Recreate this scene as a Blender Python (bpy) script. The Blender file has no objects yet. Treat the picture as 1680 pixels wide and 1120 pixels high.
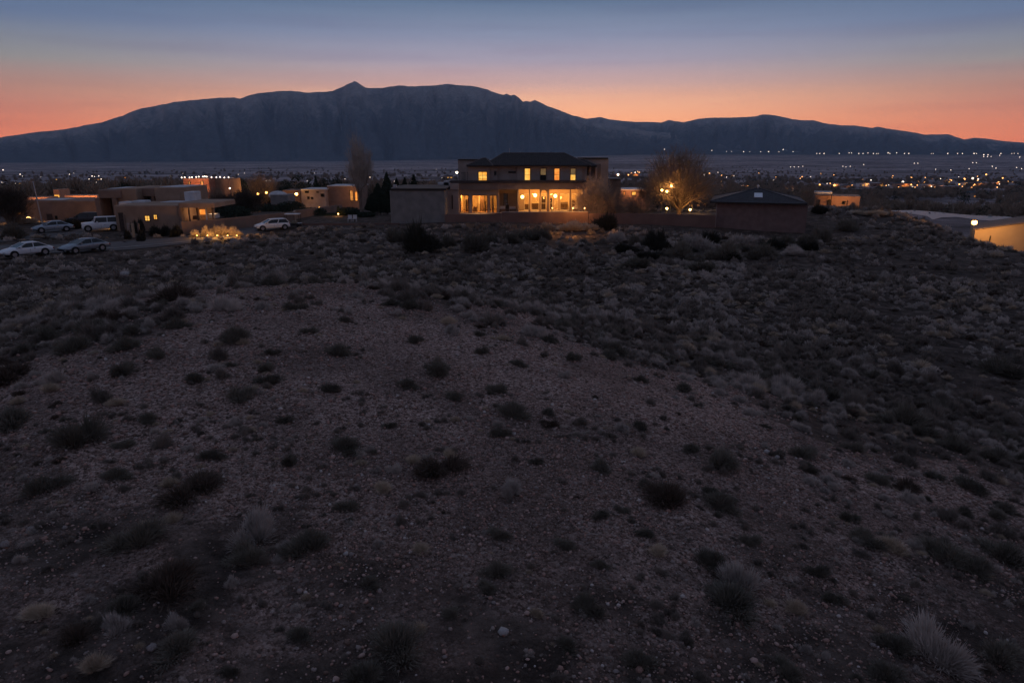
import bpy, math, random
import numpy as np
from math import radians as R, sin, cos, pi
from mathutils import Vector

random.seed(7); RNG = np.random.default_rng(7)
SC = bpy.context.scene
COL = SC.collection

# ------------------------------------------------------------------ camera
CAMZ = 10.0; PITCH = R(15.47); F = 1120.0
cd = bpy.data.cameras.new('camera'); cam = bpy.data.objects.new('camera', cd); COL.objects.link(cam)
cd.sensor_width = 36; cd.lens = 24.0; cd.clip_start = 0.1; cd.clip_end = 60000
cam.location = (0, 0, CAMZ); cam.rotation_euler = (pi/2 - PITCH, 0, 0)
SC.camera = cam

# ------------------------------------------------------------------ dusk sky
w = bpy.data.worlds.new('World'); SC.world = w; w.use_nodes = True
nt = w.node_tree; N = nt.nodes; L = nt.links
for n in list(N): N.remove(n)
def nd(nt, t, **k):
    n = nt.nodes.new(t)
    for a, b in k.items(): setattr(n, a, b)
    return n
def mth(nt, op, a, b=None, c=None):
    n = nt.nodes.new('ShaderNodeMath'); n.operation = op
    for i, v in enumerate((a, b, c)):
        if v is None: continue
        if hasattr(v, 'is_linked'): nt.links.new(v, n.inputs[i])
        else: n.inputs[i].default_value = v
    return n.outputs[0]
def ramp(nt, fac, pts, interp='LINEAR'):
    r = nt.nodes.new('ShaderNodeValToRGB'); e = r.color_ramp.elements; r.color_ramp.interpolation = interp
    while len(e) < len(pts): e.new(0.5)
    for i, (p, c) in enumerate(pts):
        e[i].position = p; e[i].color = (c[0], c[1], c[2], 1)
    nt.links.new(fac, r.inputs[0]); return r.outputs[0]
def mixc(nt, fac, a, b, typ='MIX'):
    n = nt.nodes.new('ShaderNodeMix'); n.data_type = 'RGBA'; n.blend_type = typ
    for s, v in ((n.inputs[0], fac), (n.inputs[6], a), (n.inputs[7], b)):
        if hasattr(v, 'is_linked'): nt.links.new(v, s)
        elif isinstance(v, (int, float)): s.default_value = v
        else: s.default_value = (v[0], v[1], v[2], 1)
    return n.outputs[2]
tc = nd(nt, 'ShaderNodeTexCoord'); sep = nd(nt, 'ShaderNodeSeparateXYZ'); L.new(tc.outputs['Generated'], sep.inputs[0])
el = mth(nt, 'MULTIPLY', mth(nt, 'ARCSINE', sep.outputs[2]), 180/pi)
elp = mth(nt, 'DIVIDE', mth(nt, 'MAXIMUM', el, 0.0), 90.0)
az = mth(nt, 'ABSOLUTE', mth(nt, 'ARCTAN2', mth(nt, 'ADD', sep.outputs[0], -0.03), sep.outputs[1]))
azd = mth(nt, 'MULTIPLY', az, 180/pi)
mid = ramp(nt, elp, [(0, (1.9,.62,.19)), (.03, (1.7,.72,.34)), (.046, (1.5,.76,.45)), (.057, (1.02,.62,.53)), (.076, (.54,.47,.57)),
                     (.096, (.32,.36,.50)), (.125, (.12,.195,.315)), (.28, (.12,.15,.23)), (1, (.085,.10,.155))])
side = ramp(nt, elp, [(0, (1.5,.32,.10)), (.022, (1.2,.33,.15)), (.046, (.78,.37,.25)), (.067, (.38,.375,.35)), (.096, (.15,.215,.35)),
                      (.125, (.07,.145,.265)), (.28, (.10,.13,.20)), (1, (.085,.10,.155))])
back = ramp(nt, elp, [(0, (.09,.09,.125)), (.1, (.16,.13,.165)), (.3, (.10,.115,.175)), (1, (.085,.10,.155))])
sm = nd(nt, 'ShaderNodeMapRange', interpolation_type='SMOOTHSTEP'); L.new(azd, sm.inputs[0]); sm.inputs[1].default_value = 4; sm.inputs[2].default_value = 42
sm2 = nd(nt, 'ShaderNodeMapRange', interpolation_type='SMOOTHSTEP'); L.new(azd, sm2.inputs[0]); sm2.inputs[1].default_value = 50; sm2.inputs[2].default_value = 150
sky = mixc(nt, sm.outputs[0], mid, side); sky = mixc(nt, sm2.outputs[0], sky, back)
# thin cirrus streaks low in the sky
mp = nd(nt, 'ShaderNodeMapping'); L.new(tc.outputs['Generated'], mp.inputs[0]); mp.inputs[3].default_value = (2.2, 2.2, 42); mp.inputs[2].default_value = (0, R(3.5), 0)
nz = nd(nt, 'ShaderNodeTexNoise'); L.new(mp.outputs[0], nz.inputs[0]); nz.inputs['Scale'].default_value = 1.6; nz.inputs['Detail'].default_value = 4
cl = ramp(nt, nz.outputs[0], [(.48, (1, 1, 1)), (.66, (.94, .92, .94)), (.85, (.88, .86, .90))])
sky = mixc(nt, 1.0, sky, cl, 'MULTIPLY')
bg = nd(nt, 'ShaderNodeBackground'); L.new(sky, bg.inputs[0]); bg.inputs[1].default_value = 1.12
wo = nd(nt, 'ShaderNodeOutputWorld'); L.new(bg.outputs[0], wo.inputs[0])

SC.view_settings.view_transform = 'Standard'; SC.view_settings.look = 'None'
SC.view_settings.exposure = 0.0; SC.view_settings.gamma = 1.0; SC.view_settings.use_curve_mapping = False
SC.render.engine = 'CYCLES'
cy = SC.cycles; cy.use_denoising = True; cy.max_bounces = 5; cy.diffuse_bounces = 2; cy.glossy_bounces = 2; cy.volume_bounces = 1
cy.transmission_bounces = 3; cy.sample_clamp_indirect = 3; cy.use_light_tree = True
try: cy.denoiser = 'OPENIMAGEDENOISE'; cy.denoising_prefilter = 'ACCURATE'
except Exception: pass

# the brightest part of the dawn, just behind the ridge: one broad, weak, warm sun
sl = bpy.data.lights.new('dawn_glow', 'SUN'); sl.energy = .16; sl.angle = R(24); sl.color = (1, .60, .42)
so = bpy.data.objects.new('dawn_glow', sl); COL.objects.link(so); so.rotation_euler = (R(-80), 0, R(-6))
# ------------------------------------------------------------------ camera geometry helpers
cP, sP = cos(PITCH), sin(PITCH)
def zat(py, Y):
    v = (560 - py)/F; return CAMZ + Y*(-sP + v*cP)/(cP + v*sP)
def xat(px, py, Y):
    v = (560 - py)/F; return (px - 840)/F*Y/(cP + v*sP)
def rdir(px, py):
    u = (px - 840)/F; v = (560 - py)/F
    return (u, cP + v*sP, -sP + v*cP)
def project(x, y, z):
    dz = z - CAMZ
    f = y*cP - dz*sP; up = y*sP + dz*cP
    return 840 + F*x/f, 560 - F*up/f, f

# ------------------------------------------------------------------ noise
_P = np.random.default_rng(3).random((512, 512))
def vnoise(x, y):
    x = np.asarray(x, float); y = np.asarray(y, float)
    xi = np.floor(x).astype(int); yi = np.floor(y).astype(int)
    fx = x - xi; fy = y - yi; fx = fx*fx*(3-2*fx); fy = fy*fy*(3-2*fy)
    a = _P[xi % 512, yi % 512]; b = _P[(xi+1) % 512, yi % 512]; c = _P[xi % 512, (yi+1) % 512]; d = _P[(xi+1) % 512, (yi+1) % 512]
    return (a*(1-fx)+b*fx)*(1-fy) + (c*(1-fx)+d*fx)*fy
def fbm(x, y, o=4):
    s = 0; a = .5; t = 0
    for i in range(o):
        s = s + a*vnoise(x*2**i + 17.3*i, y*2**i + 5.1*i); t += a; a *= .5
    return s/t
def sstep(a, b, x):
    t = np.clip((x-a)/(b-a), 0, 1); return t*t*(3-2*t)

# ------------------------------------------------------------------ terrain
POND_Z = -10.4
POND = [(1452,345.4),(1500,344.8),(1545,348.5),(1560,350.2),(1600,353.5),(1655,355.6),(1668,358),(1640,363),(1606,361),(1570,356),(1545,356.5),(1530,360.5),(1522,355),(1490,350)]
def H(x, y):
    x = np.asarray(x, float); y = np.asarray(y, float)
    r = np.hypot(x, y); azr = np.degrees(np.arctan2(x, np.maximum(y, 1e-3)))
    yo = np.maximum(y, 0)
    sgr = 24 - 8.5*sstep(9, 26, y); dx_ = x + 7.0
    mound = 5.15*np.exp(-(np.maximum(0, y-22.5)/13.0)**2)*np.exp(-(dx_/np.where(dx_ > 0, sgr, 20.0))**2)
    mound = mound*(1 - .17*sstep(20, 4, y)) + .55*sstep(14, -2, y)*np.exp(-(x/18)**2)
    plateau = .25 + .35*sstep(30, 60, y)*sstep(-30, 0, x) + .45*fbm(x/16, y/16, 3) - .2
    mound = mound + .5*np.exp(-((x+3)/16)**2 - ((y-89)/7)**2)
    mound = mound - .9*np.exp(-((x-34)/10)**2 - ((y-85)/6.5)**2) + 1.1*np.exp(-((x-57)/13)**2 - ((y-112)/11)**2)
    # plateau edge: nearer on the right side
    edge = np.interp(azr, [-60, -20, 0, 12, 20, 24, 29, 31.7, 34, 37, 45], [118, 122, 120, 118, 118, 124, 116, 104, 86, 78, 70])
    drop = np.interp(azr, [-60, -20, 0, 15, 25, 40], [1.2, 1.8, 3, 6, 8.0, 8.0])*sstep(0, 45, r - edge)
    far = np.interp(r, [0, 120, 200, 400, 800, 1600, 3000, 5000, 8000], [0, 0, 2.5, 12, 24, 38, 52, 62, 78])
    rise = sstep(2200, 7600, r)*np.interp(azr, [-60, -12, -2, 10, 50], [0, 0, 22, 66, 74])
    z = plateau + mound - drop - far + rise
    near = np.clip(1 - r/90, 0, 1)
    z = z + near*(.16*(fbm(x/2.3, y/2.3, 3) - .5) + .10*(fbm(x/.7, y/.7, 2) - .5))
    z = z + sstep(150, 900, r)*7*(fbm(x/260, y/260, 3) - .5)
    pm = sstep(75, 35, np.hypot(x-130, (y-205)*1.0))
    z = z*(1-pm) + (POND_Z-.12)*pm
    return z
def gravel_mask(x, y):
    n5 = 2*(fbm(x/4, y/4, 4)-.5); n6 = 2*(fbm(x/4+9, y/4, 4)-.5)
    m = 1 - sstep(24, 30, y + 5*n5); m = m*(.40+.60*sstep(7, 15, y+3*n6))  # darker soil close by, partly the lens's edge darkening put into the ground colour
    lim = np.interp(y, [6, 12, 14, 17, 20, 22, 25, 30], [30, 18, 11.5, 7.5, 3.5, -.5, -4.5, -8])
    lef = np.interp(y, [6, 10, 12, 17, 26, 30], [-26, -20, -15, -12.5, -13, -12])
    return m*sstep(lim + 4, lim - 3, x + 7*n6)*sstep(lef - 4, lef + 3, x + 6*n5)
def hit(px, py, add=0.0, rmax=9000, t0=3):
    d = rdir(px, py); t = np.concatenate([np.linspace(min(t0, 129), 130, 1600 if t0 < 100 else 2), np.geomspace(130, rmax, 1500)])
    X, Y, Z = d[0]*t, d[1]*t, CAMZ + d[2]*t
    k = np.nonzero(Z < H(X, Y) + add)[0]
    if len(k) == 0: return None
    k = k[0]; return X[k], Y[k], Z[k]
def h1(x, y): return float(H(np.array([x]), np.array([y]))[0])

# ------------------------------------------------------------------ materials
MATS = {}
def material(name, col=(.5,.5,.5), rough=.85, col2=None, scale=6.0, detail=5, bump=0.0, bscale=None, metal=0.0, spec=.3, emit=None, estr=0.0, stretch=(1,1,1), sample=True, lo=.35, hi=.68):
    m = bpy.data.materials.new(name); m.use_nodes = True; t = m.node_tree
    b = t.nodes['Principled BSDF']
    b.inputs['Roughness'].default_value = rough; b.inputs['Metallic'].default_value = metal
    b.inputs['Specular IOR Level'].default_value = spec
    tcn = nd(t, 'ShaderNodeTexCoord'); mpn = nd(t, 'ShaderNodeMapping'); t.links.new(tcn.outputs['Object'], mpn.inputs[0]); mpn.inputs[3].default_value = stretch
    if col2 is not None:
        n = nd(t, 'ShaderNodeTexNoise'); t.links.new(mpn.outputs[0], n.inputs[0]); n.inputs['Scale'].default_value = scale; n.inputs['Detail'].default_value = detail
        c = ramp(t, n.outputs[0], [(lo, col), (hi, col2)]); t.links.new(c, b.inputs['Base Color'])
    else: b.inputs['Base Color'].default_value = (*col, 1)
    if bump:
        n2 = nd(t, 'ShaderNodeTexNoise'); t.links.new(mpn.outputs[0], n2.inputs[0]); n2.inputs['Scale'].default_value = bscale or scale*4; n2.inputs['Detail'].default_value = 6
        bn = nd(t, 'ShaderNodeBump'); bn.inputs['Strength'].default_value = bump; bn.inputs['Distance'].default_value = .05
        t.links.new(n2.outputs[0], bn.inputs['Height']); t.links.new(bn.outputs[0], b.inputs['Normal'])
    if emit is not None:
        b.inputs['Emission Color'].default_value = (*emit, 1); b.inputs['Emission Strength'].default_value = estr
        if not sample:
            try: m.cycles.emission_sampling = 'NONE'
            except Exception: pass
    MATS[name] = m; return m
M = {}
M['stucco_grey'] = material('grey stucco', (.20,.20,.20), .95, (.27,.265,.26), 1.2, bump=.4, bscale=30)
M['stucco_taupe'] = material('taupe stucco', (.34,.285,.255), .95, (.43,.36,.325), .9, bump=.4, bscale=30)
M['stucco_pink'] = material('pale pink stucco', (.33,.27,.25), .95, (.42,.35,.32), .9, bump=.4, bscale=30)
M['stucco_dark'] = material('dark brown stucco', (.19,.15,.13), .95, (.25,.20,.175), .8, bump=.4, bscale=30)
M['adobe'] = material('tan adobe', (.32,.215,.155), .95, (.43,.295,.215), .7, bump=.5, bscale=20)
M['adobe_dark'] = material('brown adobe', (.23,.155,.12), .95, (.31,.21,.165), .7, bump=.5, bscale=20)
M['adobe_wall'] = material('reddish garden wall', (.17,.105,.088), .95, (.24,.155,.13), .5, bump=.5, bscale=18)
M['casita'] = material('rosy brown block', (.19,.13,.12), .95, (.25,.175,.16), 1.5, bump=.5, bscale=12)
M['tan'] = material('cream tan stucco', (.42,.32,.23), .9, (.5,.39,.28), .5, bump=.2, bscale=20)
M['terracotta'] = material('terracotta stucco', (.46,.26,.17), .95, (.54,.32,.22), .8, bump=.3, bscale=20)
M['brick'] = material('red brick', (.30,.13,.09), .95, (.42,.19,.13), 3.0, bump=.5, bscale=12)
M['white'] = material('white plaster', (.55,.55,.57), .9, (.72,.72,.74), 1.2, bump=.2, bscale=14)
M['roof_white'] = material('pale roof membrane', (.50,.50,.52), .7, (.68,.68,.70), 1.0)
M['roof_tile'] = material('dark clay roof tile', (.045,.038,.04), .8, (.085,.072,.07), 2.5, bump=.3, bscale=10)
M['roof_cap'] = material('ridge tile', (.13,.10,.095), .85, (.18,.14,.13), 3.0)
M['shingle'] = material('dark grey shingle', (.06,.06,.068), .75, (.10,.10,.11), 5.0, bump=.4, bscale=14)
M['fascia'] = material('dark fascia', (.035,.028,.026), .7)
M['wood'] = material('weathered wood', (.16,.10,.07), .8, (.24,.16,.11), 4, stretch=(1,1,.2))
M['wood_dark'] = material('dark wood', (.05,.035,.03), .7, (.09,.06,.05), 4)
M['metal_dark'] = material('dark metal', (.04,.04,.045), .5, metal=.6)
M['metal_pale'] = material('pale metal', (.5,.5,.52), .45, metal=.5)
M['frame_white'] = material('white window frame', (.6,.58,.55), .5)
M['frame_dark'] = material('bronze window frame', (.05,.04,.035), .5)
M['glass'] = material('dark window glass', (.01,.012,.015), .08, spec=.6)
M['skylight'] = material('pale skylight dome', (.75,.78,.85), .25, spec=.6)
M['concrete'] = material('pale concrete', (.30,.28,.27), .85, (.38,.36,.34), 1.0, bump=.2)
M['floor_in'] = material('interior floor', (.3,.18,.1), .5)
M['wall_in'] = material('interior wall', (.62,.5,.36), .9, (.7,.57,.42), 1.5)
M['stone'] = material('river stone', (.20,.16,.15), .8, (.36,.31,.29), 9.0, bump=.2, bscale=30)
M['stone_pale'] = material('pale stone', (.38,.35,.34), .8, (.5,.46,.44), 9.0)
M['bark'] = material('grey brown bark', (.17,.13,.105), .95, (.26,.20,.16), 4, stretch=(1,1,.3), bump=.6, bscale=14)
M['twig'] = material('dry twigs', (.24,.18,.135), .9, (.36,.28,.21), 1.2)
M['twig_dark'] = material('dark twigs', (.06,.045,.035), .9, (.12,.09,.07), 1.2)
M['twig_pale'] = material('pale twigs', (.42,.33,.24), .9, (.56,.45,.33), 1.2)
M['poplar'] = material('grey poplar twigs', (.40,.35,.31), .9, (.55,.48,.42), 1.0)
M['needle'] = material('dark juniper foliage', (.018,.028,.018), .9, (.04,.055,.035), 1.0)
M['leaf_dry'] = material('dry grass blades', (.22,.17,.12), .9, (.34,.28,.20), 2.0)
def lamp_mat(name, c, s, sample=False): return material(name, (.8,.8,.8), .5, emit=c, estr=s, sample=sample)
M['lamp_warm'] = lamp_mat('warm lamp glass', (1,.56,.17), 9)
M['lamp_amber'] = lamp_mat('amber lamp glass', (1,.44,.09), 7)
M['lamp_flood'] = lamp_mat('sodium flood lamp glass', (1,.45,.09), 10)
M['lamp_white'] = lamp_mat('white lamp glass', (1,.80,.62), 5)
M['far_white'] = lamp_mat('far white lamp', (1,.78,.62), 3.2)
M['far_warm'] = lamp_mat('far warm lamp', (1,.40,.10), 5)
def lit_window(name, c1, c2, s, scale=2.0):
    m = bpy.data.materials.new(name); m.use_nodes = True; t = m.node_tree; b = t.nodes['Principled BSDF']
    b.inputs['Base Color'].default_value = (.3,.2,.1,1); b.inputs['Roughness'].default_value = .2
    tcn = nd(t, 'ShaderNodeTexCoord'); n = nd(t, 'ShaderNodeTexNoise'); t.links.new(tcn.outputs['Object'], n.inputs[0]); n.inputs['Scale'].default_value = scale; n.inputs['Detail'].default_value = 3
    c = ramp(t, n.outputs[0], [(.35, c1), (.65, c2)]); t.links.new(c, b.inputs['Emission Color']); b.inputs['Emission Strength'].default_value = s
    m.cycles.emission_sampling = 'NONE'
    MATS[name] = m; return m
M['lit_a'] = lit_window('lit window yellow', (.95,.36,.035), (1,.58,.12), 1.15)
M['lit_b'] = lit_window('lit window orange', (.80,.20,.02), (1,.36,.06), 1.05)
M['lit_c'] = lit_window('lit window deep', (.42,.13,.02), (.9,.38,.09), .8, 1.3)
M['lit_dim'] = lit_window('dim lit curtain', (.10,.06,.025), (.16,.10,.04), 1.0)
M['asphalt'] = material('worn asphalt', (.11,.10,.10), .9, (.16,.145,.14), .6, bump=.3, bscale=20)
M['paint_white'] = material('white car paint', (.80,.82,.86), .25, spec=.6)
M['paint_silver'] = material('silver car paint', (.30,.33,.37), .28, metal=.45, spec=.5)
M['paint_blue_silver'] = material('blue silver car paint', (.34,.40,.47), .28, metal=.4, spec=.5)
M['paint_dark'] = material('dark car paint', (.03,.03,.035), .3, spec=.5)
M['tyre'] = material('tyre rubber', (.018,.018,.018), .85)
M['rim'] = material('alloy rim', (.4,.4,.42), .35, metal=.7)
M['headlamp'] = material('headlamp glass', (.55,.57,.6), .1, spec=.8)
M['taillamp'] = material('tail lamp red', (.25,.02,.02), .2)
M['plastic_white'] = material('white plastic', (.65,.65,.67), .5)

# ------------------------------------------------------------------ mesh builder
class MB:
    def __init__(s): s.v = []; s.f = []
    def quad(s, a, b, c, d):
        n = len(s.v); s.v += [a, b, c, d]; s.f.append((n, n+1, n+2, n+3))
    def poly(s, pts):
        n = len(s.v); s.v += list(pts); s.f.append(tuple(range(n, n+len(pts))))
    def box(s, x0, x1, y0, y1, z0, z1, rot=0, c=None, bev=0.0):
        if bev:  # soft adobe edges: chamfer the vertical edges and the top edge
            b = bev
            ring = lambda i, z: [(x0+b+i, y0+i, z), (x1-b-i, y0+i, z), (x1-i, y0+b+i, z), (x1-i, y1-b-i, z), (x1-b-i, y1-i, z), (x0+b+i, y1-i, z), (x0+i, y1-b-i, z), (x0+i, y0+b+i, z)]
            rr = [ring(0, z0), ring(0, z1-b), ring(b*.35, z1-b*.25), ring(b*.9, z1)]
            n = len(s.v)
            for q in rr: s.v += q
            for k in range(3):
                for i in range(8): s.f.append((n+k*8+i, n+k*8+(i+1) % 8, n+(k+1)*8+(i+1) % 8, n+(k+1)*8+i))
            s.f.append(tuple(n+24+i for i in range(8))); s.f.append(tuple(n+7-i for i in range(8)))
            return s
        p = [(x0,y0,z0),(x1,y0,z0),(x1,y1,z0),(x0,y1,z0),(x0,y0,z1),(x1,y0,z1),(x1,y1,z1),(x0,y1,z1)]
        if rot:
            cx, cyy = c or ((x0+x1)/2, (y0+y1)/2)
            p = [(cx+(a-cx)*cos(rot)-(b-cyy)*sin(rot), cyy+(a-cx)*sin(rot)+(b-cyy)*cos(rot), z) for a, b, z in p]
        n = len(s.v); s.v += p
        s.f += [tuple(n+i for i in q) for q in ((0,3,2,1),(4,5,6,7),(0,1,5,4),(1,2,6,5),(2,3,7,6),(3,0,4,7))]
        return s
    def tube(s, a, b, ra, rb, k=6, cap=True):
        a = Vector(a); b = Vector(b); d = (b-a)
        if d.length < 1e-6: return s
        d.normalize(); u = d.orthogonal().normalized(); w_ = d.cross(u)
        n = len(s.v)
        for q, r in ((a, ra), (b, rb)):
            for i in range(k):
                t = 2*pi*i/k; s.v.append(tuple(q + (u*cos(t) + w_*sin(t))*r))
        for i in range(k): s.f.append((n+i, n+(i+1) % k, n+k+(i+1) % k, n+k+i))
        if cap: s.f.append(tuple(n+k-1-i for i in range(k))); s.f.append(tuple(n+k+i for i in range(k)))
        return s
    def ball(s, c, r, k=8, m=6, sq=(1,1,1), jit=0.0):
        n = len(s.v)
        s.v.append((c[0], c[1], c[2]-r*sq[2]))
        for j in range(1, m):
            ph = pi*j/m - pi/2
            for i in range(k):
                t = 2*pi*i/k; q = r*(1 + jit*(random.random()-.5))
                s.v.append((c[0]+q*cos(ph)*cos(t)*sq[0], c[1]+q*cos(ph)*sin(t)*sq[1], c[2]+q*sin(ph)*sq[2]))
        s.v.append((c[0], c[1], c[2]+r*sq[2])); e = len(s.v)-1
        for i in range(k):
            s.f.append((n, n+1+(i+1) % k, n+1+i)); s.f.append((e, n+1+(m-2)*k+i, n+1+(m-2)*k+(i+1) % k))
            for j in range(m-2): s.f.append((n+1+j*k+i, n+1+j*k+(i+1) % k, n+1+(j+1)*k+(i+1) % k, n+1+(j+1)*k+i))
        return s
    def mesh(s, name, mat, smooth=False):
        me = bpy.data.meshes.new(name); me.from_pydata([tuple(map(float, q)) for q in s.v], [], s.f); me.materials.append(M[mat] if isinstance(mat, str) else mat)
        if smooth: me.shade_smooth()
        return me
    def build(s, name, mat, parent=None, smooth=False, kind=None, label=None):
        o = bpy.data.objects.new(name, s.mesh(name, mat, smooth)); COL.objects.link(o)
        if parent is not None: o.parent = parent; o.matrix_parent_inverse = parent.matrix_basis.inverted()
        if kind: o['kind'] = kind
        if label: o['label'] = label
        return o
def tag(o, label, cat, group=None):
    o['label'] = label; o['category'] = cat
    if group: o['group'] = group
    return o
def empty(name, loc, label=None, cat=None, group=None):
    o = bpy.data.objects.new(name, None); COL.objects.link(o); o.location = loc; o.empty_display_size = .2
    if label: tag(o, label, cat, group)
    bpy.context.view_layer.update() if False else None
    return o
def bx(name, mat, parent, x0, x1, y0, y1, z0, z1, bev=0.0, label=None, rot=0, c=None):
    return MB().box(min(x0,x1), max(x0,x1), min(y0,y1), max(y0,y1), min(z0,z1), max(z0,z1), bev=bev, rot=rot, c=c).build(name, mat, parent, label=label)
def pbx(name, mat, parent, px0, px1, py0, py1, Y, dep, bev=0.0, label=None, zb=None):
    """box whose front face at distance Y covers the given picture extent"""
    pm = (py0+py1)/2; x0, x1 = xat(px0, pm, Y), xat(px1, pm, Y)
    return bx(name, mat, parent, x0, x1, Y, Y+dep, zat(py1, Y) if zb is None else zb, zat(py0, Y), bev, label)
def point(loc, power, col=(1,.5,.16), r=.08, name='lamp_light'):
    l = bpy.data.lights.new(name, 'POINT'); l.energy = power; l.color = col; l.shadow_soft_size = r
    l.shadow_soft_size = max(r, .16); o = bpy.data.objects.new(name, l); COL.objects.link(o); o.location = loc; return o
def pyloc(px, py, Y): return (xat(px, py, Y), Y, zat(py, Y))

# ------------------------------------------------------------------ ground sheet
def polar_mesh(name, azs, rs, hf):
    A, Rr = np.meshgrid(np.radians(azs), rs, indexing='ij')
    X = np.sin(A)*Rr; Y = np.cos(A)*Rr; Z = hf(X, Y)
    v = np.stack([X.ravel(), Y.ravel(), Z.ravel()], 1); na, nr = A.shape
    i = np.arange(na-1)[:, None]*nr + np.arange(nr-1)[None]; i = i.ravel()
    f = np.stack([i, i+1, i+1+nr, i+nr], 1)
    me = bpy.data.meshes.new(name); me.vertices.add(len(v)); me.vertices.foreach_set('co', v.ravel())
    me.loops.add(f.size); me.loops.foreach_set('vertex_index', f.ravel().astype(np.int32))
    me.polygons.add(len(f)); me.polygons.foreach_set('loop_start', np.arange(0, f.size, 4, dtype=np.int32)); me.polygons.foreach_set('loop_total', np.full(len(f), 4, np.int32))
    me.update(calc_edges=True); me.shade_smooth()
    return me, v
azs = np.concatenate([np.linspace(-180, -50, 40), np.linspace(-49, 49, 420), np.linspace(50, 180, 40)])
rs = np.concatenate([[.05, 1, 2, 3], np.geomspace(4, 130, 300), np.geomspace(134, 15000, 150)])
gme, gv = polar_mesh('ground', azs, rs, H)
att = gme.attributes.new('gravel', 'FLOAT', 'POINT'); att.data.foreach_set('value', gravel_mask(gv[:,0], gv[:,1]).astype(np.float32))
gm = bpy.data.materials.new('desert soil'); gm.use_nodes = True; t = gm.node_tree; b = t.nodes['Principled BSDF']; b.inputs['Roughness'].default_value = .95; b.inputs['Specular IOR Level'].default_value = .15
geo = nd(t, 'ShaderNodeNewGeometry'); at = nd(t, 'ShaderNodeAttribute', attribute_name='gravel')
def noise(scale, det=5, vec=None, rough=.5):
    n = nd(t, 'ShaderNodeTexNoise'); t.links.new(vec or geo.outputs['Position'], n.inputs[0]); n.inputs['Scale'].default_value = scale; n.inputs['Detail'].default_value = det; n.inputs['Roughness'].default_value = rough
    return n.outputs[0]
# pebbly gravel
vo = nd(t, 'ShaderNodeTexVoronoi'); t.links.new(geo.outputs['Position'], vo.inputs[0]); vo.inputs['Scale'].default_value = 17
vo2 = nd(t, 'ShaderNodeTexVoronoi'); t.links.new(geo.outputs['Position'], vo2.inputs[0]); vo2.inputs['Scale'].default_value = 38
sepc = nd(t, 'ShaderNodeSeparateColor'); t.links.new(vo.outputs['Color'], sepc.inputs[0])
sepc2 = nd(t, 'ShaderNodeSeparateColor'); t.links.new(vo2.outputs['Color'], sepc2.inputs[0])
peb = ramp(t, sepc.outputs[0], [(0, (.04,.024,.020)), (.3, (.22,.14,.115)), (.7, (.62,.42,.355)), (.92, (.82,.60,.53)), (1, (.95,.78,.70))])
peb2 = ramp(t, sepc2.outputs[1], [(0, (.04,.024,.02)), (.5, (.32,.215,.175)), (1, (.88,.66,.58))])
gcol = mixc(t, .5, peb, peb2)
gcol = mixc(t, ramp(t, noise(.33, 3), [(.42, (0,0,0)), (.6, (1,1,1))]), gcol, mixc(t, .55, gcol, (.12,.085,.072)))
soil = ramp(t, noise(2.2, 8, rough=.65), [(.34, (.04,.030,.024)), (.5, (.13,.095,.078)), (.66, (.33,.25,.21))])
scrub = ramp(t, noise(.9, 10, rough=.7), [(.38, (.03,.023,.02)), (.52, (.095,.073,.062)), (.66, (.27,.205,.175))])
nearc = mixc(t, .65, soil, scrub)
mixn = mth(t, 'ADD', at.outputs['Fac'], mth(t, 'MULTIPLY', mth(t, 'SUBTRACT', noise(1.2, 6), .5), .9))
mk = ramp(t, mixn, [(.35, (0,0,0)), (.62, (1,1,1))])
col_near = mixc(t, mk, nearc, gcol)
# wide plain: long bands of scrub, bare soil and woodland floor
mpn = nd(t, 'ShaderNodeMapping'); t.links.new(geo.outputs['Position'], mpn.inputs[0]); mpn.inputs[3].default_value = (.5, .8, 1)
plain = ramp(t, noise(.0055, 10, mpn.outputs[0], .72), [(.34, (.10,.085,.09)), (.45, (.26,.22,.225)), (.56, (.44,.38,.39)), (.66, (.74,.66,.66))])
fine = ramp(t, noise(.035, 8, None, .75), [(.36, (.25,.25,.25)), (.66, (1.35,1.3,1.3))])
plain = mixc(t, 1.0, plain, fine, 'MULTIPLY')
ln = nd(t, 'ShaderNodeVectorMath', operation='LENGTH'); t.links.new(geo.outputs['Position'], ln.inputs[0])
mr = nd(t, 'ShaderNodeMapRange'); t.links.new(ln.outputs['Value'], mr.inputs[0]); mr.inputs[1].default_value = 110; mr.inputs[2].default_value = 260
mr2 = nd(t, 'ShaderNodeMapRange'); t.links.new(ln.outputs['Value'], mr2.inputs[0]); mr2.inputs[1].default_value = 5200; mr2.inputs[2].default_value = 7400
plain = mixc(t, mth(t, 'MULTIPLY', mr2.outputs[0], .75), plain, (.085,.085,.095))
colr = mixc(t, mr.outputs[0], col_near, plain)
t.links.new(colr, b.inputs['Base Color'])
hh = mth(t, 'ADD', mth(t, 'MULTIPLY', mth(t, 'SUBTRACT', .6, vo.outputs['Distance']), .7), mth(t, 'MULTIPLY', mth(t, 'SUBTRACT', .5, vo2.outputs['Distance']), .35))
hb = mth(t, 'ADD', hh, mth(t, 'MULTIPLY', noise(7, 8, None, .7), 1.5))
bn = nd(t, 'ShaderNodeBump'); bn.inputs['Strength'].default_value = 1.0; bn.inputs['Distance'].default_value = .09; t.links.new(hb, bn.inputs['Height']); t.links.new(bn.outputs[0], b.inputs['Normal'])
gme.materials.append(gm)
ground = bpy.data.objects.new('ground', gme); COL.objects.link(ground); ground['kind'] = 'structure'

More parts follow.
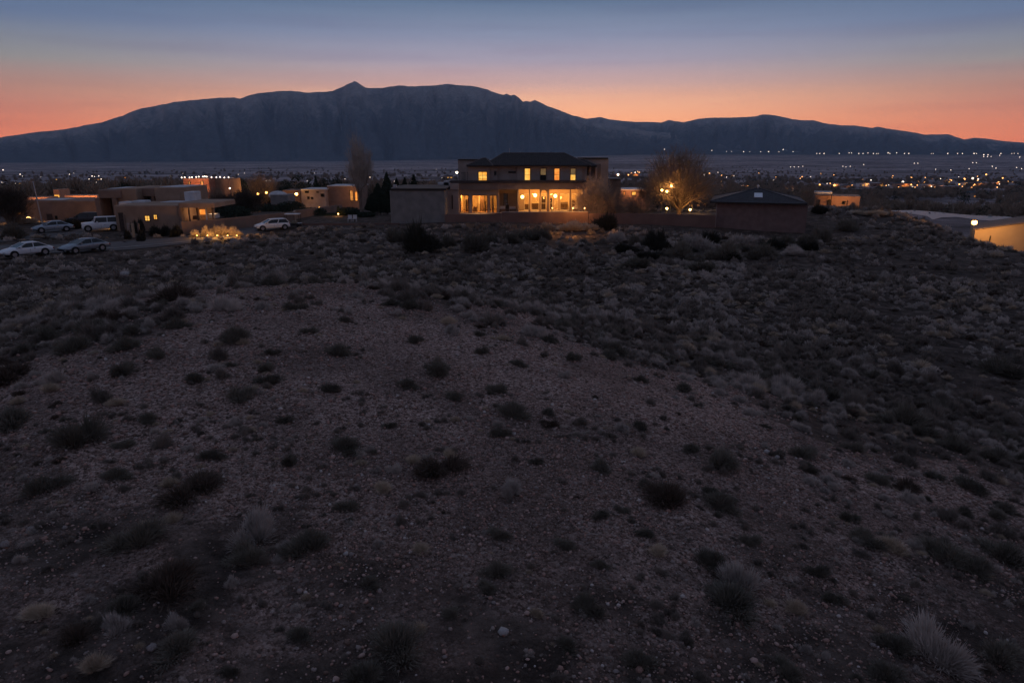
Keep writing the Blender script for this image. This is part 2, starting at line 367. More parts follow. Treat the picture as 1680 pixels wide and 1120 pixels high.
# ------------------------------------------------------------------ mountains
sky_main = [(-700,246),(-300,240),(-100,232),(0,226),(30,222),(40,219),(75,216),(110,211),(170,200),(180,196),(200,190),(215,183),(230,178),(290,167),(350,161),(385,160),(392,162),(410,156),(440,151),(475,149),(500,152),(545,150),(560,143),(575,136),(582,133),(590,138),(600,144),(625,145),(640,142),(655,140),(670,142),(700,141),(735,138),(750,140),(780,142),(795,146),(805,149),(820,155),(826,156),(831,154),(838,157),(843,155),(850,159),(858,167),(864,165),(870,167),(877,164),(885,168),(900,175),(915,180),(925,184),(945,191),(960,195),(985,202),(1020,207),(1060,215),(1110,219),(1150,226),(1200,234),(1260,242),(1340,250),(1500,256),(2400,258)]
sky_far = [(500,215),(800,200),(940,196),(965,195),(985,192),(1000,196),(1040,200),(1060,200),(1085,201),(1097,197),(1110,199),(1120,201),(1145,195),(1175,193),(1200,193),(1240,191),(1250,188),(1262,188),(1280,191),(1300,196),(1320,198),(1335,197),(1350,202),(1380,206),(1400,206),(1430,210),(1440,208),(1455,211),(1490,216),(1520,221),(1555,220),(1570,225),(1582,229),(1600,226),(1615,227),(1640,231),(1680,234),(1800,240),(2000,243),(2500,246)]
def mountain(name, prof, R0, RC, R1, base_l, amp, spur, seed, mat, rough):
    P_ = np.array([project_dir(*q) for q in prof])     # azimuth (deg), tan elevation
    az_ = np.linspace(max(-62, P_[:,0].min()), min(62, P_[:,0].max()), 900)
    te = np.interp(az_, P_[:,0], P_[:,1])
    te = te + rough*(fbm(az_*2.5+seed, az_*0+seed, 4)-.5)
    rr = np.concatenate([np.linspace(R0, RC, 110), np.linspace(RC, R1, 30)[1:]])
    A, RR = np.meshgrid(np.radians(az_), rr, indexing='ij'); ad = np.degrees(A)
    T = te[:, None]*np.ones_like(RR)
    hc = CAMZ + T*RC
    base = np.interp(ad, base_l[0], base_l[1])
    tt = (RR-R0)/(RC-R0)
    n1 = fbm(ad*spur + seed + 1.2*fbm(ad*1.1, RR/2500, 3), RR/5200 + seed, 5); n1 = 1-np.abs(2*n1-1)*1.6
    n2 = fbm(ad*2.6+seed*2, RR/420, 5)-.5
    up = np.clip(tt, 0, 1)
    f = up**1.25
    env = np.sin(pi*np.clip(up, 0, 1))**.8
    h = base + (hc-base)*np.clip(f + amp*env*(n1-.45) + .10*env*n2, 0, 1.2)
    bk = np.clip((RR-RC)/(R1-RC), 0, 1); h = np.where(tt > 1, base + (hc-base)*(1-bk)**1.3, h)
    # never higher than the crest line seen from the plain
    lim = CAMZ + T*RR*(.985 + .015*np.clip(up, 0, 1)); h = np.where(tt < 1, np.minimum(h, lim), h)
    h[:, 0] -= 60
    rk = np.clip((n1-.42)*2.2, 0, 1)*sstep(.12, .5, up)*(.35+.65*sstep(.45,.8,up)) + sstep(.60, .86, up + .5*n2)*.55 + .8*np.clip(n2, 0, 1)*sstep(.2, .6, up)
    rk = rk*(.6+.8*fbm(ad*.9+4, RR/2600, 3))
    X = np.sin(A)*RR; Y = np.cos(A)*RR
    v = np.stack([X.ravel(), Y.ravel(), h.ravel()], 1); na, nr = A.shape
    i = (np.arange(na-1)[:, None]*nr + np.arange(nr-1)[None]).ravel(); fc = np.stack([i, i+1, i+1+nr, i+nr], 1)
    me = bpy.data.meshes.new(name); me.from_pydata(v.tolist(), [], fc.tolist()); me.shade_smooth(); me.materials.append(mat)
    at_ = me.attributes.new('rock', 'FLOAT', 'POINT'); at_.data.foreach_set('value', rk.ravel().astype(np.float32))
    o = bpy.data.objects.new(name, me); COL.objects.link(o); o['kind'] = 'structure'; return o
def project_dir(px, py):
    d = rdir(px, py); hyp = math.hypot(d[0], d[1]); return math.degrees(math.atan2(d[0], d[1])), d[2]/hyp
mm = bpy.data.materials.new('mountain rock and forest'); mm.use_nodes = True; t = mm.node_tree; b = t.nodes['Principled BSDF']; b.inputs['Roughness'].default_value = 1; b.inputs['Specular IOR Level'].default_value = 0
geo = nd(t, 'ShaderNodeNewGeometry'); sp = nd(t, 'ShaderNodeSeparateXYZ'); t.links.new(geo.outputs['Position'], sp.inputs[0])
nv = noise(.0016, 10, None, .65); nf = noise(.012, 8, None, .7)
forest = ramp(t, nf, [(.3, (.045,.057,.07)), (.7, (.12,.14,.16))])
rock = ramp(t, nf, [(.3, (.22,.205,.20)), (.7, (.52,.47,.44))])
ra = nd(t, 'ShaderNodeAttribute', attribute_name='rock'); rf = mth(t, 'ADD', ra.outputs['Fac'], mth(t, 'MULTIPLY', mth(t, 'SUBTRACT', nf, .5), .9))
rfc = nd(t, 'ShaderNodeMapRange'); t.links.new(rf, rfc.inputs[0]); rfc.inputs[1].default_value = .12; rfc.inputs[2].default_value = .85
t.links.new(mixc(t, rfc.outputs[0], forest, rock), b.inputs['Base Color'])
bn = nd(t, 'ShaderNodeBump'); bn.inputs['Strength'].default_value = .8; bn.inputs['Distance'].default_value = 40; t.links.new(nf, bn.inputs['Height']); t.links.new(bn.outputs[0], b.inputs['Normal'])
BL = ([-60,-12,-2,10,50], [-78,-78,-56,-12,-4])
mountain('mountain', sky_main, 7600, 11200, 13500, BL, .52, .62, 3.0, mm, .0016)
mountain('mountain_range', sky_far, 8200, 14200, 14900, BL, .5, .8, 11.0, mm, .0010)

# ------------------------------------------------------------------ haze
hb_ = MB().box(-15200, 15200, -15200, 15200, -140, 1420)
hm = bpy.data.materials.new('dusk haze'); hm.use_nodes = True; t = hm.node_tree
for n in list(t.nodes): t.nodes.remove(n)
pv = nd(t, 'ShaderNodeVolumePrincipled'); pv.inputs['Color'].default_value = (.54,.75,1,1); pv.inputs['Density'].default_value = .000048; pv.inputs['Anisotropy'].default_value = 0.0
ov = nd(t, 'ShaderNodeOutputMaterial'); t.links.new(pv.outputs[0], ov.inputs['Volume'])
hz_o = hb_.build('haze', hm); hz_o['kind'] = 'stuff'

# ------------------------------------------------------------------ instanced ground cover (nobody could count it)
def source_collection(name, meshes):
    c = bpy.data.collections.new(name)
    for k, me in enumerate(meshes): c.objects.link(bpy.data.objects.new(me.name, me))
    return c
def scatter(name, pts, scl, rotz, tilt, coll, cat_label=None, idx=None):
    me = bpy.data.meshes.new(name); me.vertices.add(len(pts)); me.vertices.foreach_set('co', np.asarray(pts, np.float32).ravel())
    s = np.asarray(scl, np.float32); s = s if s.ndim == 2 else np.repeat(s[:, None], 3, 1)
    a = me.attributes.new('scl', 'FLOAT_VECTOR', 'POINT'); a.data.foreach_set('vector', s.ravel())
    rt = np.stack([tilt[:,0], tilt[:,1], rotz], 1).astype(np.float32)
    a = me.attributes.new('rot', 'FLOAT_VECTOR', 'POINT'); a.data.foreach_set('vector', rt.ravel())
    a = me.attributes.new('idx', 'INT', 'POINT'); a.data.foreach_set('value', (np.arange(len(pts)) if idx is None else idx).astype(np.int32))
    o = bpy.data.objects.new(name, me); COL.objects.link(o); o['kind'] = 'stuff'
    if cat_label: o['label'] = cat_label
    g = bpy.data.node_groups.new(name, 'GeometryNodeTree')
    g.interface.new_socket('Geometry', in_out='INPUT', socket_type='NodeSocketGeometry'); g.interface.new_socket('Geometry', in_out='OUTPUT', socket_type='NodeSocketGeometry')
    gi = g.nodes.new('NodeGroupInput'); go = g.nodes.new('NodeGroupOutput'); ip = g.nodes.new('GeometryNodeInstanceOnPoints'); ci = g.nodes.new('GeometryNodeCollectionInfo')
    ci.inputs['Collection'].default_value = coll; ci.inputs['Separate Children'].default_value = True; ci.inputs['Reset Children'].default_value = True
    def na(nm, dt):
        n = g.nodes.new('GeometryNodeInputNamedAttribute'); n.data_type = dt; n.inputs[0].default_value = nm; return n.outputs[0]
    g.links.new(gi.outputs[0], ip.inputs['Points']); g.links.new(ci.outputs[0], ip.inputs['Instance']); ip.inputs['Pick Instance'].default_value = True
    g.links.new(na('idx', 'INT'), ip.inputs['Instance Index']); g.links.new(na('rot', 'FLOAT_VECTOR'), ip.inputs['Rotation']); g.links.new(na('scl', 'FLOAT_VECTOR'), ip.inputs['Scale'])
    g.links.new(ip.outputs[0], go.inputs[0])
    md = o.modifiers.new('scatter', 'NODES'); md.node_group = g
    return o

def pebble(k, mat):
    random.seed(100+k); m = MB(); m.ball((0,0,0), .5, 6, 4, (1, random.uniform(.65,.95), random.uniform(.45,.7)), .35); return m.mesh('pebble', mat, smooth=True)
def pmat(nm, c): return material(nm, tuple(.75*q for q in c), .8, c, 8.0)
pm_ = [pmat('red pebble', (.44,.27,.22)), pmat('brown pebble', (.22,.145,.115)), pmat('grey pebble', (.36,.29,.26)), pmat('pink pebble', (.54,.37,.315)), pmat('pale pebble', (.62,.54,.50))]
pebs = [pebble(k, pm_[[0,1,0,2,1,3,0,1,2,0,3,1][k]]) for k in range(12)]
pebs.append(pebble(12, pm_[4])); PC = source_collection('pebbles', pebs)
def sector(n, r0, r1, half=47):
    r = np.sqrt(RNG.random(n)*(r1*r1-r0*r0)+r0*r0); a = np.radians(RNG.uniform(-half, half, n)); return r*np.sin(a), r*np.cos(a)
P_ = []; S_ = []
for n, r0, r1, s0 in ((70000, 5.0, 13.0, .034), (80000, 13.0, 34.0, .058)):
    x, y = sector(n, r0, r1); g = gravel_mask(x, y); cl = fbm(x/1.7, y/1.7, 3)
    keep = RNG.random(n) < (.06 + .94*g)*np.clip((cl-.24)*3.2, .2, 1)
    x, y = x[keep], y[keep]; s = s0*.80*np.exp(RNG.normal(0, .45, len(x)))
    s = np.clip(s, .012, .11); P_.append(np.stack([x, y, H(x, y) + s*.12], 1)); S_.append(s)
P_ = np.concatenate(P_); S_ = np.concatenate(S_); n = len(P_)
scatter('gravel', P_, S_, RNG.uniform(0, 6.28, n), RNG.normal(0, .3, (n, 2)), PC, None, np.where(RNG.random(n) < .03, 12, RNG.integers(0, 12, n)))

# ------------------------------------------------------------------ shrubs
def shrub_mesh(seed, kind, n, wd):
    """dome of fine stems radiating from the crown of the root; unit width about 1 m"""
    r = np.random.default_rng(seed); V = []; Fc = []
    hgt = {'dark': .40, 'brown': .34, 'pale': .60, 'grass': .52, 'big': .70}[kind]
    lob = [(r.uniform(-.30,.30), r.uniform(-.24,.24), r.uniform(.35,1.0)) for _ in range(7)]
    for i in range(n):
        lx, ly, lh = lob[r.integers(0, 7)]
        az_ = r.uniform(0, 2*pi); sp_ = r.random()**.55
        hx, hy = cos(az_)*sp_, sin(az_)*sp_
        base = np.array([lx*.7 + hx*.06, ly*.7 + hy*.06, -.04])
        top = np.array([lx + hx*.30, ly + hy*.30, hgt*lh*(math.sqrt(max(.03, 1-sp_*sp_*.96)))*r.uniform(.65, 1.08)])
        if i % 9 == 0 and kind != 'grass': top = top*np.array([1.05, 1.05, 1.28]) + r.normal(0, .02, 3)
        if kind == 'grass': top = np.array([lx*.6 + hx*.45, ly*.6 + hy*.45, hgt*(1.05-sp_*.65)*r.uniform(.6, 1.05)])
        st = r.uniform(.0, .55) if kind != 'grass' else 0
        p0 = base + (top-base)*st; p1 = base + (top-base)*((1+st)/2) + np.array([0,0,.03]) + r.normal(0, .012, 3)
        side_ = np.cross(top-base, r.normal(0, 1, 3)); side_ /= np.linalg.norm(side_)+1e-9
        w0 = wd*r.uniform(.6, 1.3)*.5; k = len(V)
        V += [p0-side_*w0*.7, p0+side_*w0*.7, p1+side_*w0, p1-side_*w0, top]
        Fc += [(k, k+1, k+2, k+3), (k+3, k+2, k+4)]
    return V, Fc
def shrub_mat(nm, a, b_, tip):
    m = bpy.data.materials.new(nm); m.use_nodes = True; t = m.node_tree; b = t.nodes['Principled BSDF']; b.inputs['Roughness'].default_value = .95; b.inputs['Specular IOR Level'].default_value = .1
    oi = nd(t, 'ShaderNodeObjectInfo'); tcn = nd(t, 'ShaderNodeTexCoord'); n = nd(t, 'ShaderNodeTexNoise'); t.links.new(tcn.outputs['Object'], n.inputs[0]); n.inputs['Scale'].default_value = 5
    c = ramp(t, n.outputs[0], [(.35, a), (.65, b_)])
    c = mixc(t, mth(t, 'MULTIPLY', oi.outputs['Random'], .6), c, tip)
    t.links.new(c, b.inputs['Base Color']); MATS[nm] = m; return m
SM = {'dark': shrub_mat('dark sage stems', (.11,.10,.08), (.21,.185,.15), (.30,.26,.21)), 'brown': shrub_mat('reddish brown stems', (.09,.065,.052), (.17,.125,.10), (.13,.10,.08)),
      'pale': shrub_mat('silvery sage stems', (.34,.30,.275), (.60,.53,.48), (.74,.63,.56)), 'grass': shrub_mat('straw bunch grass', (.36,.28,.21), (.60,.48,.37), (.74,.60,.46)),
      'big': shrub_mat('dusty saltbush stems', (.15,.13,.11), (.30,.255,.22), (.44,.37,.315))}
SM['thicket'] = shrub_mat('blackish thicket stems', (.035,.034,.028), (.08,.075,.06), (.07,.065,.05))
def mk_shrub(seed, kind, n, wd):
    V, Fc = shrub_mesh(seed, kind, n, wd); me = bpy.data.meshes.new(kind + '_shrub'); me.from_pydata([tuple(map(float, q)) for q in V], [], Fc); me.materials.append(SM[kind]); return me
KN = ['dark', 'brown', 'pale', 'grass', 'big']
NEAR = {k: [mk_shrub(10*j+ord(k[0]), k, 1700 if k != 'grass' else 1100, .011) for j in range(4)] for k in KN}
FAR = {k: [mk_shrub(10*j+ord(k[0])+3, k, 260, .05) for j in range(3)] for k in KN}
far_list = []
for k in ('dark', 'brown', 'pale', 'grass', 'big'): far_list += FAR[k]
near_list = []
for k in ('dark', 'brown', 'pale', 'grass', 'big'): near_list += NEAR[k][:3]
FC = source_collection('far shrubs', far_list); NC = source_collection('near shrubs', near_list)
KI = {'dark': 0, 'brown': 1, 'pale': 2, 'grass': 3, 'big': 4}

def ordinal(n):
    w1 = ['zeroth','first','second','third','fourth','fifth','sixth','seventh','eighth','ninth','tenth','eleventh','twelfth','thirteenth','fourteenth','fifteenth','sixteenth','seventeenth','eighteenth','nineteenth']
    if n < 20: return w1[n]
    t_ = ['','','twenty','thirty','forty','fifty','sixty','seventy','eighty','ninety','a hundred ten','a hundred twenty','a hundred thirty','a hundred forty'][n//10] if not 100 <= n < 110 else 'hundred-'
    if n >= 100: return f'{n}th'
    return (t_[:-1] + 'ieth') if n % 10 == 0 else t_ + '-' + w1[n % 10]
FEAT = [(70,'the white sedan'),(180,'the silver sedan'),(300,'the flat roofed adobe house'),(405,'the lamplit hedge'),(480,'the white hatchback'),(560,'the pale block house'),(625,'the tall poplar'),(745,'the windowless garage wing'),(830,'the left porch window'),(958,'the lit porch'),(1040,'the bare patio trees'),(1165,'the round bare tree'),(1325,'the hip roofed casita'),(1440,'the orange lit house'),(1580,'the pond'),(1690,'the cream wall')]
def feat(px):
    for a, b_ in FEAT:
        if px < a: return b_
    return FEAT[-1][1]
listed = [(395,655,58,'dark'),(195,612,55,'dark'),(130,722,92,'dark'),(348,752,48,'dark'),(190,784,52,'dark'),(75,802,72,'dark'),(565,737,72,'dark'),(720,772,102,'brown'),(842,682,70,'dark'),(742,656,40,'dark'),(720,612,72,'dark'),(850,600,38,'dark'),(555,580,56,'dark'),(390,556,64,'dark'),(290,538,50,'dark'),(372,510,52,'pale'),(275,494,85,'brown'),(510,545,36,'dark'),(565,527,28,'dark'),(682,560,38,'dark'),(790,578,34,'dark'),(445,580,30,'dark'),(262,583,38,'dark'),(432,607,44,'dark'),(440,628,50,'dark'),(542,640,46,'dark'),(320,624,42,'dark'),(22,620,78,'brown'),(130,574,60,'dark'),(202,572,56,'dark'),(20,694,72,'dark'),(322,810,112,'brown'),(226,892,96,'dark'),(412,882,88,'pale'),(400,918,74,'dark'),(512,902,84,'dark'),(258,974,122,'brown'),(200,1008,66,'dark'),(285,1068,76,'dark'),(125,1042,62,'brown'),(490,1052,54,'dark'),(160,1094,44,'grass'),(648,1072,112,'dark'),(600,1114,66,'dark'),(572,832,52,'dark'),(628,806,40,'grass'),(820,882,50,'dark'),(836,812,50,'pale'),(812,940,66,'dark'),(795,970,46,'dark'),(925,902,44,'dark'),(970,998,66,'dark'),(985,930,40,'dark'),(930,1062,46,'dark'),(990,852,40,'dark'),(986,772,54,'dark'),(1050,702,38,'dark'),(1048,746,34,'grass'),(1090,818,112,'brown'),(1182,832,72,'dark'),(1176,762,74,'dark'),(1228,892,46,'dark'),(1168,928,66,'dark'),(1196,996,114,'dark'),(1212,958,64,'pale'),(1302,1002,40,'grass'),(1340,942,50,'dark'),(1366,988,44,'dark'),(1462,902,52,'grass'),(1425,888,62,'dark'),(1486,802,56,'brown'),(1592,802,60,'dark'),(1440,792,40,'dark'),(1555,915,84,'dark'),(1645,912,84,'dark'),(1600,940,60,'dark'),(1540,1080,104,'pale'),(1468,1062,62,'dark'),(1642,1082,72,'dark'),(1455,1114,74,'dark'),(1080,908,40,'grass'),(1060,880,36,'dark'),(1392,852,38,'dark'),(1478,692,82,'dark'),(1350,652,60,'dark'),(1650,612,72,'dark'),(1240,622,46,'dark'),(1290,642,50,'pale'),(480,506,44,'dark'),(165,522,44,'brown'),(90,530,40,'brown'),(875,552,44,'pale'),(900,560,40,'dark'),(940,590,40,'dark'),(1000,588,48,'dark'),(640,500,34,'dark'),(735,530,34,'grass'),(1120,640,40,'dark'),(1050,625,34,'dark'),(820,715,44,'dark'),(1130,740,40,'dark'),(60,1010,50,'grass'),(740,1010,44,'dark'),(880,1010,30,'grass'),(1050,1090,60,'dark'),(1285,1110,60,'dark'),(1010,1000,0,'x'),(1310,745,54,'dark'),(1400,740,40,'dark'),(1560,735,60,'dark'),(690,905,36,'grass'),(605,960,46,'dark'),(470,760,40,'dark'),(640,700,30,'dark'),(470,690,34,'dark'),(240,690,44,'dark'),(205,735,40,'dark'),(880,760,30,'dark'),(900,680,28,'dark')]
listed = [q for q in listed if q[2] > 0]
cand = []
for px, py, wpx, kind in listed:
    h = hit(px, py)
    if h is None: continue
    d = math.sqrt(h[0]**2 + h[1]**2 + (CAMZ-h[2])**2)
    cand.append(dict(x=h[0], y=h[1], s=wpx/F*d*.90, k=kind, px=px, py=py, w=wpx, hand=True))
HAND = np.array([(c['x'], c['y'], c['s']) for c in cand])
# cover elsewhere
def in_yard(x, y):
    return (((x > -16) & (x < 45) & (y > 87.0) & (y < 93)) | ((x > 28) & (x < 45) & (y > 83)  & (y < 100)) | ((x < -28) & (y > 84)) | ((y > 91) & (x > -30) & (x < 44) & (y < 112)) | ((x < -36) & (y > 63) & (y < 82) & (y > 60 + (x+80)*.18) & (y < 72 + (x+80)*.28)))
fx, fy, fs, fk = [], [], [], []
def fill(n, r0, r1, smin, smax, dens, half=46):
    x, y = sector(n, r0, r1, half); keep = RNG.random(n) < dens(x, y); x, y = x[keep], y[keep]
    ok = ~in_yard(x, y)
    if len(HAND):
        dd = np.min(np.hypot(x[:, None]-HAND[None,:,0], y[:, None]-HAND[None,:,1]) - .5*HAND[None,:,2], 1); ok &= dd > .25
    x, y = x[ok], y[ok]; s = smin + (smax-smin)*RNG.random(len(x))**2.2
    ty = fbm(x/4+3, y/4, 2) + RNG.normal(0, .12, len(x))
    k = np.where(ty < .38, 'dark', np.where(ty < .60, 'big', np.where(ty < .65, 'grass', np.where(ty < .70, 'pale', 'dark'))))
    k = np.where(RNG.random(len(x)) < .12, 'brown', k)
    if r1 < 20: k = np.where(RNG.random(len(x)) < .6, 'dark', k)
    fx.append(x); fy.append(y); fs.append(s); fk.append(k)
_sx, _sy, _ss, _sk = [], [], [], []
for c_ in cand:
    for _ in range(int(RNG.integers(3, 8))):
        a_ = RNG.uniform(0, 6.28); q_ = c_['s']*RNG.uniform(.45, 1.15); _sx.append(c_['x']+q_*cos(a_)); _sy.append(c_['y']+q_*sin(a_)*.8); _ss.append(c_['s']*RNG.uniform(.16,.42)); _sk.append(str(RNG.choice(['grass','dark','big','pale','dark'])))
fx.append(np.array(_sx)); fy.append(np.array(_sy)); fs.append(np.array(_ss)); fk.append(np.array(_sk))
fill(6000, 5, 15, .06, .26, lambda x, y: .25 + .5*sstep(.45, .65, fbm(x/2, y/2, 3)))
fill(8000, 13, 33, .10, .55, lambda x, y: .38*gravel_mask(x, y)*sstep(.38,.6,fbm(x/3,y/3+7,2)) + (1-gravel_mask(x, y))*(.45+.55*sstep(.38, .6, fbm(x/3.2, y/3.2, 3))))
fill(26000, 20, 62, .22, .95, lambda x, y: (1-gravel_mask(x, y))*(.30+.60*sstep(.36, .58, fbm(x/2.6, y/2.6, 3)))*(.65+.35*sstep(.35,.5,fbm(x/11, y/11, 2))))
fill(21000, 55, 150, .4, 1.25, lambda x, y: .38 + .5*sstep(.38, .58, fbm(x/4, y/4, 3)))
fill(9000, 118, 300, .8, 2.2, lambda x, y: (x/np.maximum(y,1) > .30)*(np.hypot(x-130, y-205) > 38))
x = np.concatenate(fx); y = np.concatenate(fy); s = np.concatenate(fs); k = np.concatenate(fk)
z = H(x, y); ppx, ppy, ff = project(x, y, z); wpx = s/np.maximum(ff, .1)*F
inview = (ppx > -20) & (ppx < 1700) & (ppy > 380) & (ppy < 1140)
order = np.argsort(-(wpx*inview*(np.arange(len(wpx)) >= len(_sx))))
n_ind = 296 - len(cand)
for i in order[:n_ind]: cand.append(dict(x=x[i], y=y[i], s=s[i], k=str(k[i]), px=ppx[i], py=ppy[i], w=wpx[i], hand=False))
rest = order[n_ind:]
CNAME = {'dark': 'dark green', 'brown': 'reddish brown', 'pale': 'silvery grey', 'grass': 'straw coloured', 'big': 'dusty green'}
cols = {}
for c in cand:
    if c['hand']: cols.setdefault(feat(c['px']), []).append(c)
ORD = ['nearest','second nearest','third nearest','fourth nearest','fifth nearest','sixth nearest','seventh nearest','eighth nearest','ninth nearest','tenth nearest','eleventh nearest','twelfth nearest','thirteenth nearest','fourteenth nearest','fifteenth nearest','sixteenth nearest']
for f_, cs in cols.items():
    for i, c in enumerate(sorted(cs, key=lambda c: -c['py'])):
        sz = 'broad' if c['w'] > 90 else 'medium' if c['w'] > 52 else 'small'
        c['label'] = f"{sz} {CNAME[c['k']]} {'bunch grass' if c['k']=='grass' else 'shrub'}, {ORD[min(i,15)]} of those in line with {f_}"
cells = {}
for c in cand:
    if not c['hand']:
        c['on'] = 'on bare gravel' if gravel_mask(c['x'], c['y']) > .5 else 'in the brush'
        cells.setdefault((c['k'], c['on'], feat(c['px'])), []).append(c)
for (kk, on, ft), cs in cells.items():
    for i, c in enumerate(sorted(cs, key=lambda c: -c['py'])): c['label'] = f"little {CNAME[kk]} tuft {on}, {ordinal(i+1)} nearest below {ft}"
for c in cand:
    m = NEAR[c['k']][random.randrange(4)]
    o = bpy.data.objects.new('bunch_grass' if c['k'] == 'grass' else 'desert_shrub', m); COL.objects.link(o)
    sc_ = c['s']*1.12; o.location = (c['x'], c['y'], h1(c['x'], c['y'])-.02); o.rotation_euler = (random.uniform(-.08,.08), random.uniform(-.08,.08), random.uniform(0, 6.28)); o.scale = (sc_, sc_*random.uniform(.8,1.1), sc_*random.uniform(.8, 1.1))
    if c['hand']: tag(o, c['label'], 'grass clump' if c['k'] == 'grass' else 'shrub', 'desert shrubs scattered over the gravel')
    else:
        tag(o, c['label'], 'grass clump' if c['k'] == 'grass' else 'shrub', 'little desert tufts')
rx, ry, rs_, rk = x[rest], y[rest], s[rest], k[rest]
nearm = np.hypot(rx, ry) < 34
for nm, msk, coll, per in (('low_desert_scrub', nearm, NC, 3), ('distant_desert_scrub', ~nearm, FC, 3)):
    X, Y, S, K = rx[msk], ry[msk], rs_[msk], rk[msk]; nn = len(X)
    idx = np.array([KI[q]*per for q in K]) + RNG.integers(0, per, nn)
    sv = np.stack([S, S*RNG.uniform(.8,1.2,nn), S*RNG.uniform(.75,1.15,nn)], 1)
    scatter(nm, np.stack([X, Y, H(X, Y)-.03], 1), sv, RNG.uniform(0, 6.28, nn), RNG.normal(0, .06, (nn, 2)), coll, None, idx)

# bigger stones one can pick out
stones = [(826,1043,17,'pale'),(640,1048,11,''),(10,900,14,''),(51,870,10,''),(250,1067,15,''),(590,1025,10,''),(568,911,9,'pale'),(577,912,9,''),(842,713,9,'pale'),(1258,745,10,'pale'),(1275,752,8,'pale'),(880,803,8,''),(1010,1105,9,''),(560,1000,8,''),(1432,1063,9,''),(205,453,12,'pale'),(810,990,8,''),(730,1080,8,''),(175,822,9,''),(107,868,7,'')]
SMESH = [pebble(40+i, M['stone']) for i in range(4)] + [pebble(50+i, M['stone_pale']) for i in range(3)]
for i, (px, py, wpx, q) in enumerate(stones):
    h = hit(px, py); d = math.sqrt(h[0]**2+h[1]**2+(CAMZ-h[2])**2); s0 = wpx/F*d*1.1
    o = bpy.data.objects.new('stone', SMESH[(4+i % 3) if q else i % 4]); COL.objects.link(o); o.location = (h[0], h[1], h1(h[0], h[1]) + s0*.18); o.scale = (s0, s0, s0); o.rotation_euler = (0, 0, i*1.3)
    rk_ = sorted([t_ for t_ in stones if feat(t_[0]) == feat(px)], key=lambda t_: -t_[1]).index((px, py, wpx, q)) + 1
    tag(o, f"{'pale' if q else 'brownish'} {'large' if wpx > 12 else 'small'} stone on gravel in line with {feat(px)}, {ordinal(rk_)} nearest", 'stone', 'loose stones on the gravel')
#@@PART2@@
# ------------------------------------------------------------------ clear glass
cg = bpy.data.materials.new('clear window glass'); cg.use_nodes = True; t = cg.node_tree
for n in list(t.nodes): t.nodes.remove(n)
a_ = nd(t, 'ShaderNodeBsdfTransparent'); a_.inputs[0].default_value = (.92,.94,.93,1); g_ = nd(t, 'ShaderNodeBsdfGlossy'); g_.inputs['Roughness'].default_value = .03
mx = nd(t, 'ShaderNodeMixShader'); mx.inputs[0].default_value = .10; o_ = nd(t, 'ShaderNodeOutputMaterial')
t.links.new(a_.outputs[0], mx.inputs[1]); t.links.new(g_.outputs[0], mx.inputs[2]); t.links.new(mx.outputs[0], o_.inputs[0]); M['clear'] = cg

def window(par, px0, px1, py0, py1, Y, glass, fmat='frame_dark', cols=1, rows=1, name='window', fw=.07, arch=False):
    pm = (py0+py1)/2; x0, x1 = xat(px0, pm, Y), xat(px1, pm, Y); z0, z1 = zat(py1, Y), zat(py0, Y)
    m = MB(); yb, yf = Y+.02, Y-.07
    m.box(x0, x0+fw, yf, yb, z0, z1); m.box(x1-fw, x1, yf, yb, z0, z1); m.box(x0+fw, x1-fw, yf, yb, z1-fw, z1); m.box(x0+fw, x1-fw, yf-.03, yb, z0, z0+fw)
    for i in range(1, cols):
        xm = x0 + (x1-x0)*i/cols; m.box(xm-.025, xm+.025, yf+.02, yb-.01, z0+fw, z1-fw)
    for j in range(1, rows):
        zm = z0 + (z1-z0)*j/rows; m.box(x0+fw, x1-fw, yf+.025, yb-.012, zm-.025, zm+.025)
    f = m.build(name, fmat, par)
    for i in range(cols):
        for j in range(rows):
            a0 = x0+fw+(x1-x0-2*fw)*i/cols; a1 = x0+fw+(x1-x0-2*fw)*(i+1)/cols; b0 = z0+fw+(z1-z0-2*fw)*j/rows; b1 = z0+fw+(z1-z0-2*fw)*(j+1)/rows
            gl = glass[(i+j*cols) % len(glass)] if isinstance(glass, (list, tuple)) else glass
            MB().box(a0+.012, a1-.012, Y-.035, Y-.02, b0+.012, b1-.012).build('pane', gl, f)
    return f

# ------------------------------------------------------------------ two storey house
Hs = empty('two_storey_house', (xat(860, 350, 102), 102, 1.7), 'large two storey stucco house with dark tiled hip roof and glowing porch', 'house')
ZF = 1.75
# windowless wing on the left
pbx('garage_wing', 'stucco_grey', Hs, 641, 731, 312, 400, 93.5, 11, .12, 'windowless grey wing wall', zb=-.6)
pbx('parapet', 'fascia', Hs, 640, 731.6, 309.4, 312, 93.3, 11.4)
pbx('wing_roof', 'roof_white', Hs, 642, 728, 308.4, 309.4, 95.5, 6.5)
pbx('side_wall', 'stucco_pink', Hs, 731.5, 753, 311.5, 372, 97.6, 8, .08, zb=-.3)  # paler than the wing: warm light spill put into the stucco colour
pbx('slit_window', 'wood_dark', Hs, 741, 743, 320, 343, 97.5, .3)
pbx('vent_hood', 'metal_pale', Hs, 645, 650, 303.5, 309, 96, .6)
for a, b_ in ((718, 739), (728, 736)): pbx('roof_hatch', 'roof_white', Hs, a, b_, 299.5 if a < 720 else 297, 304, 104, 1.5)
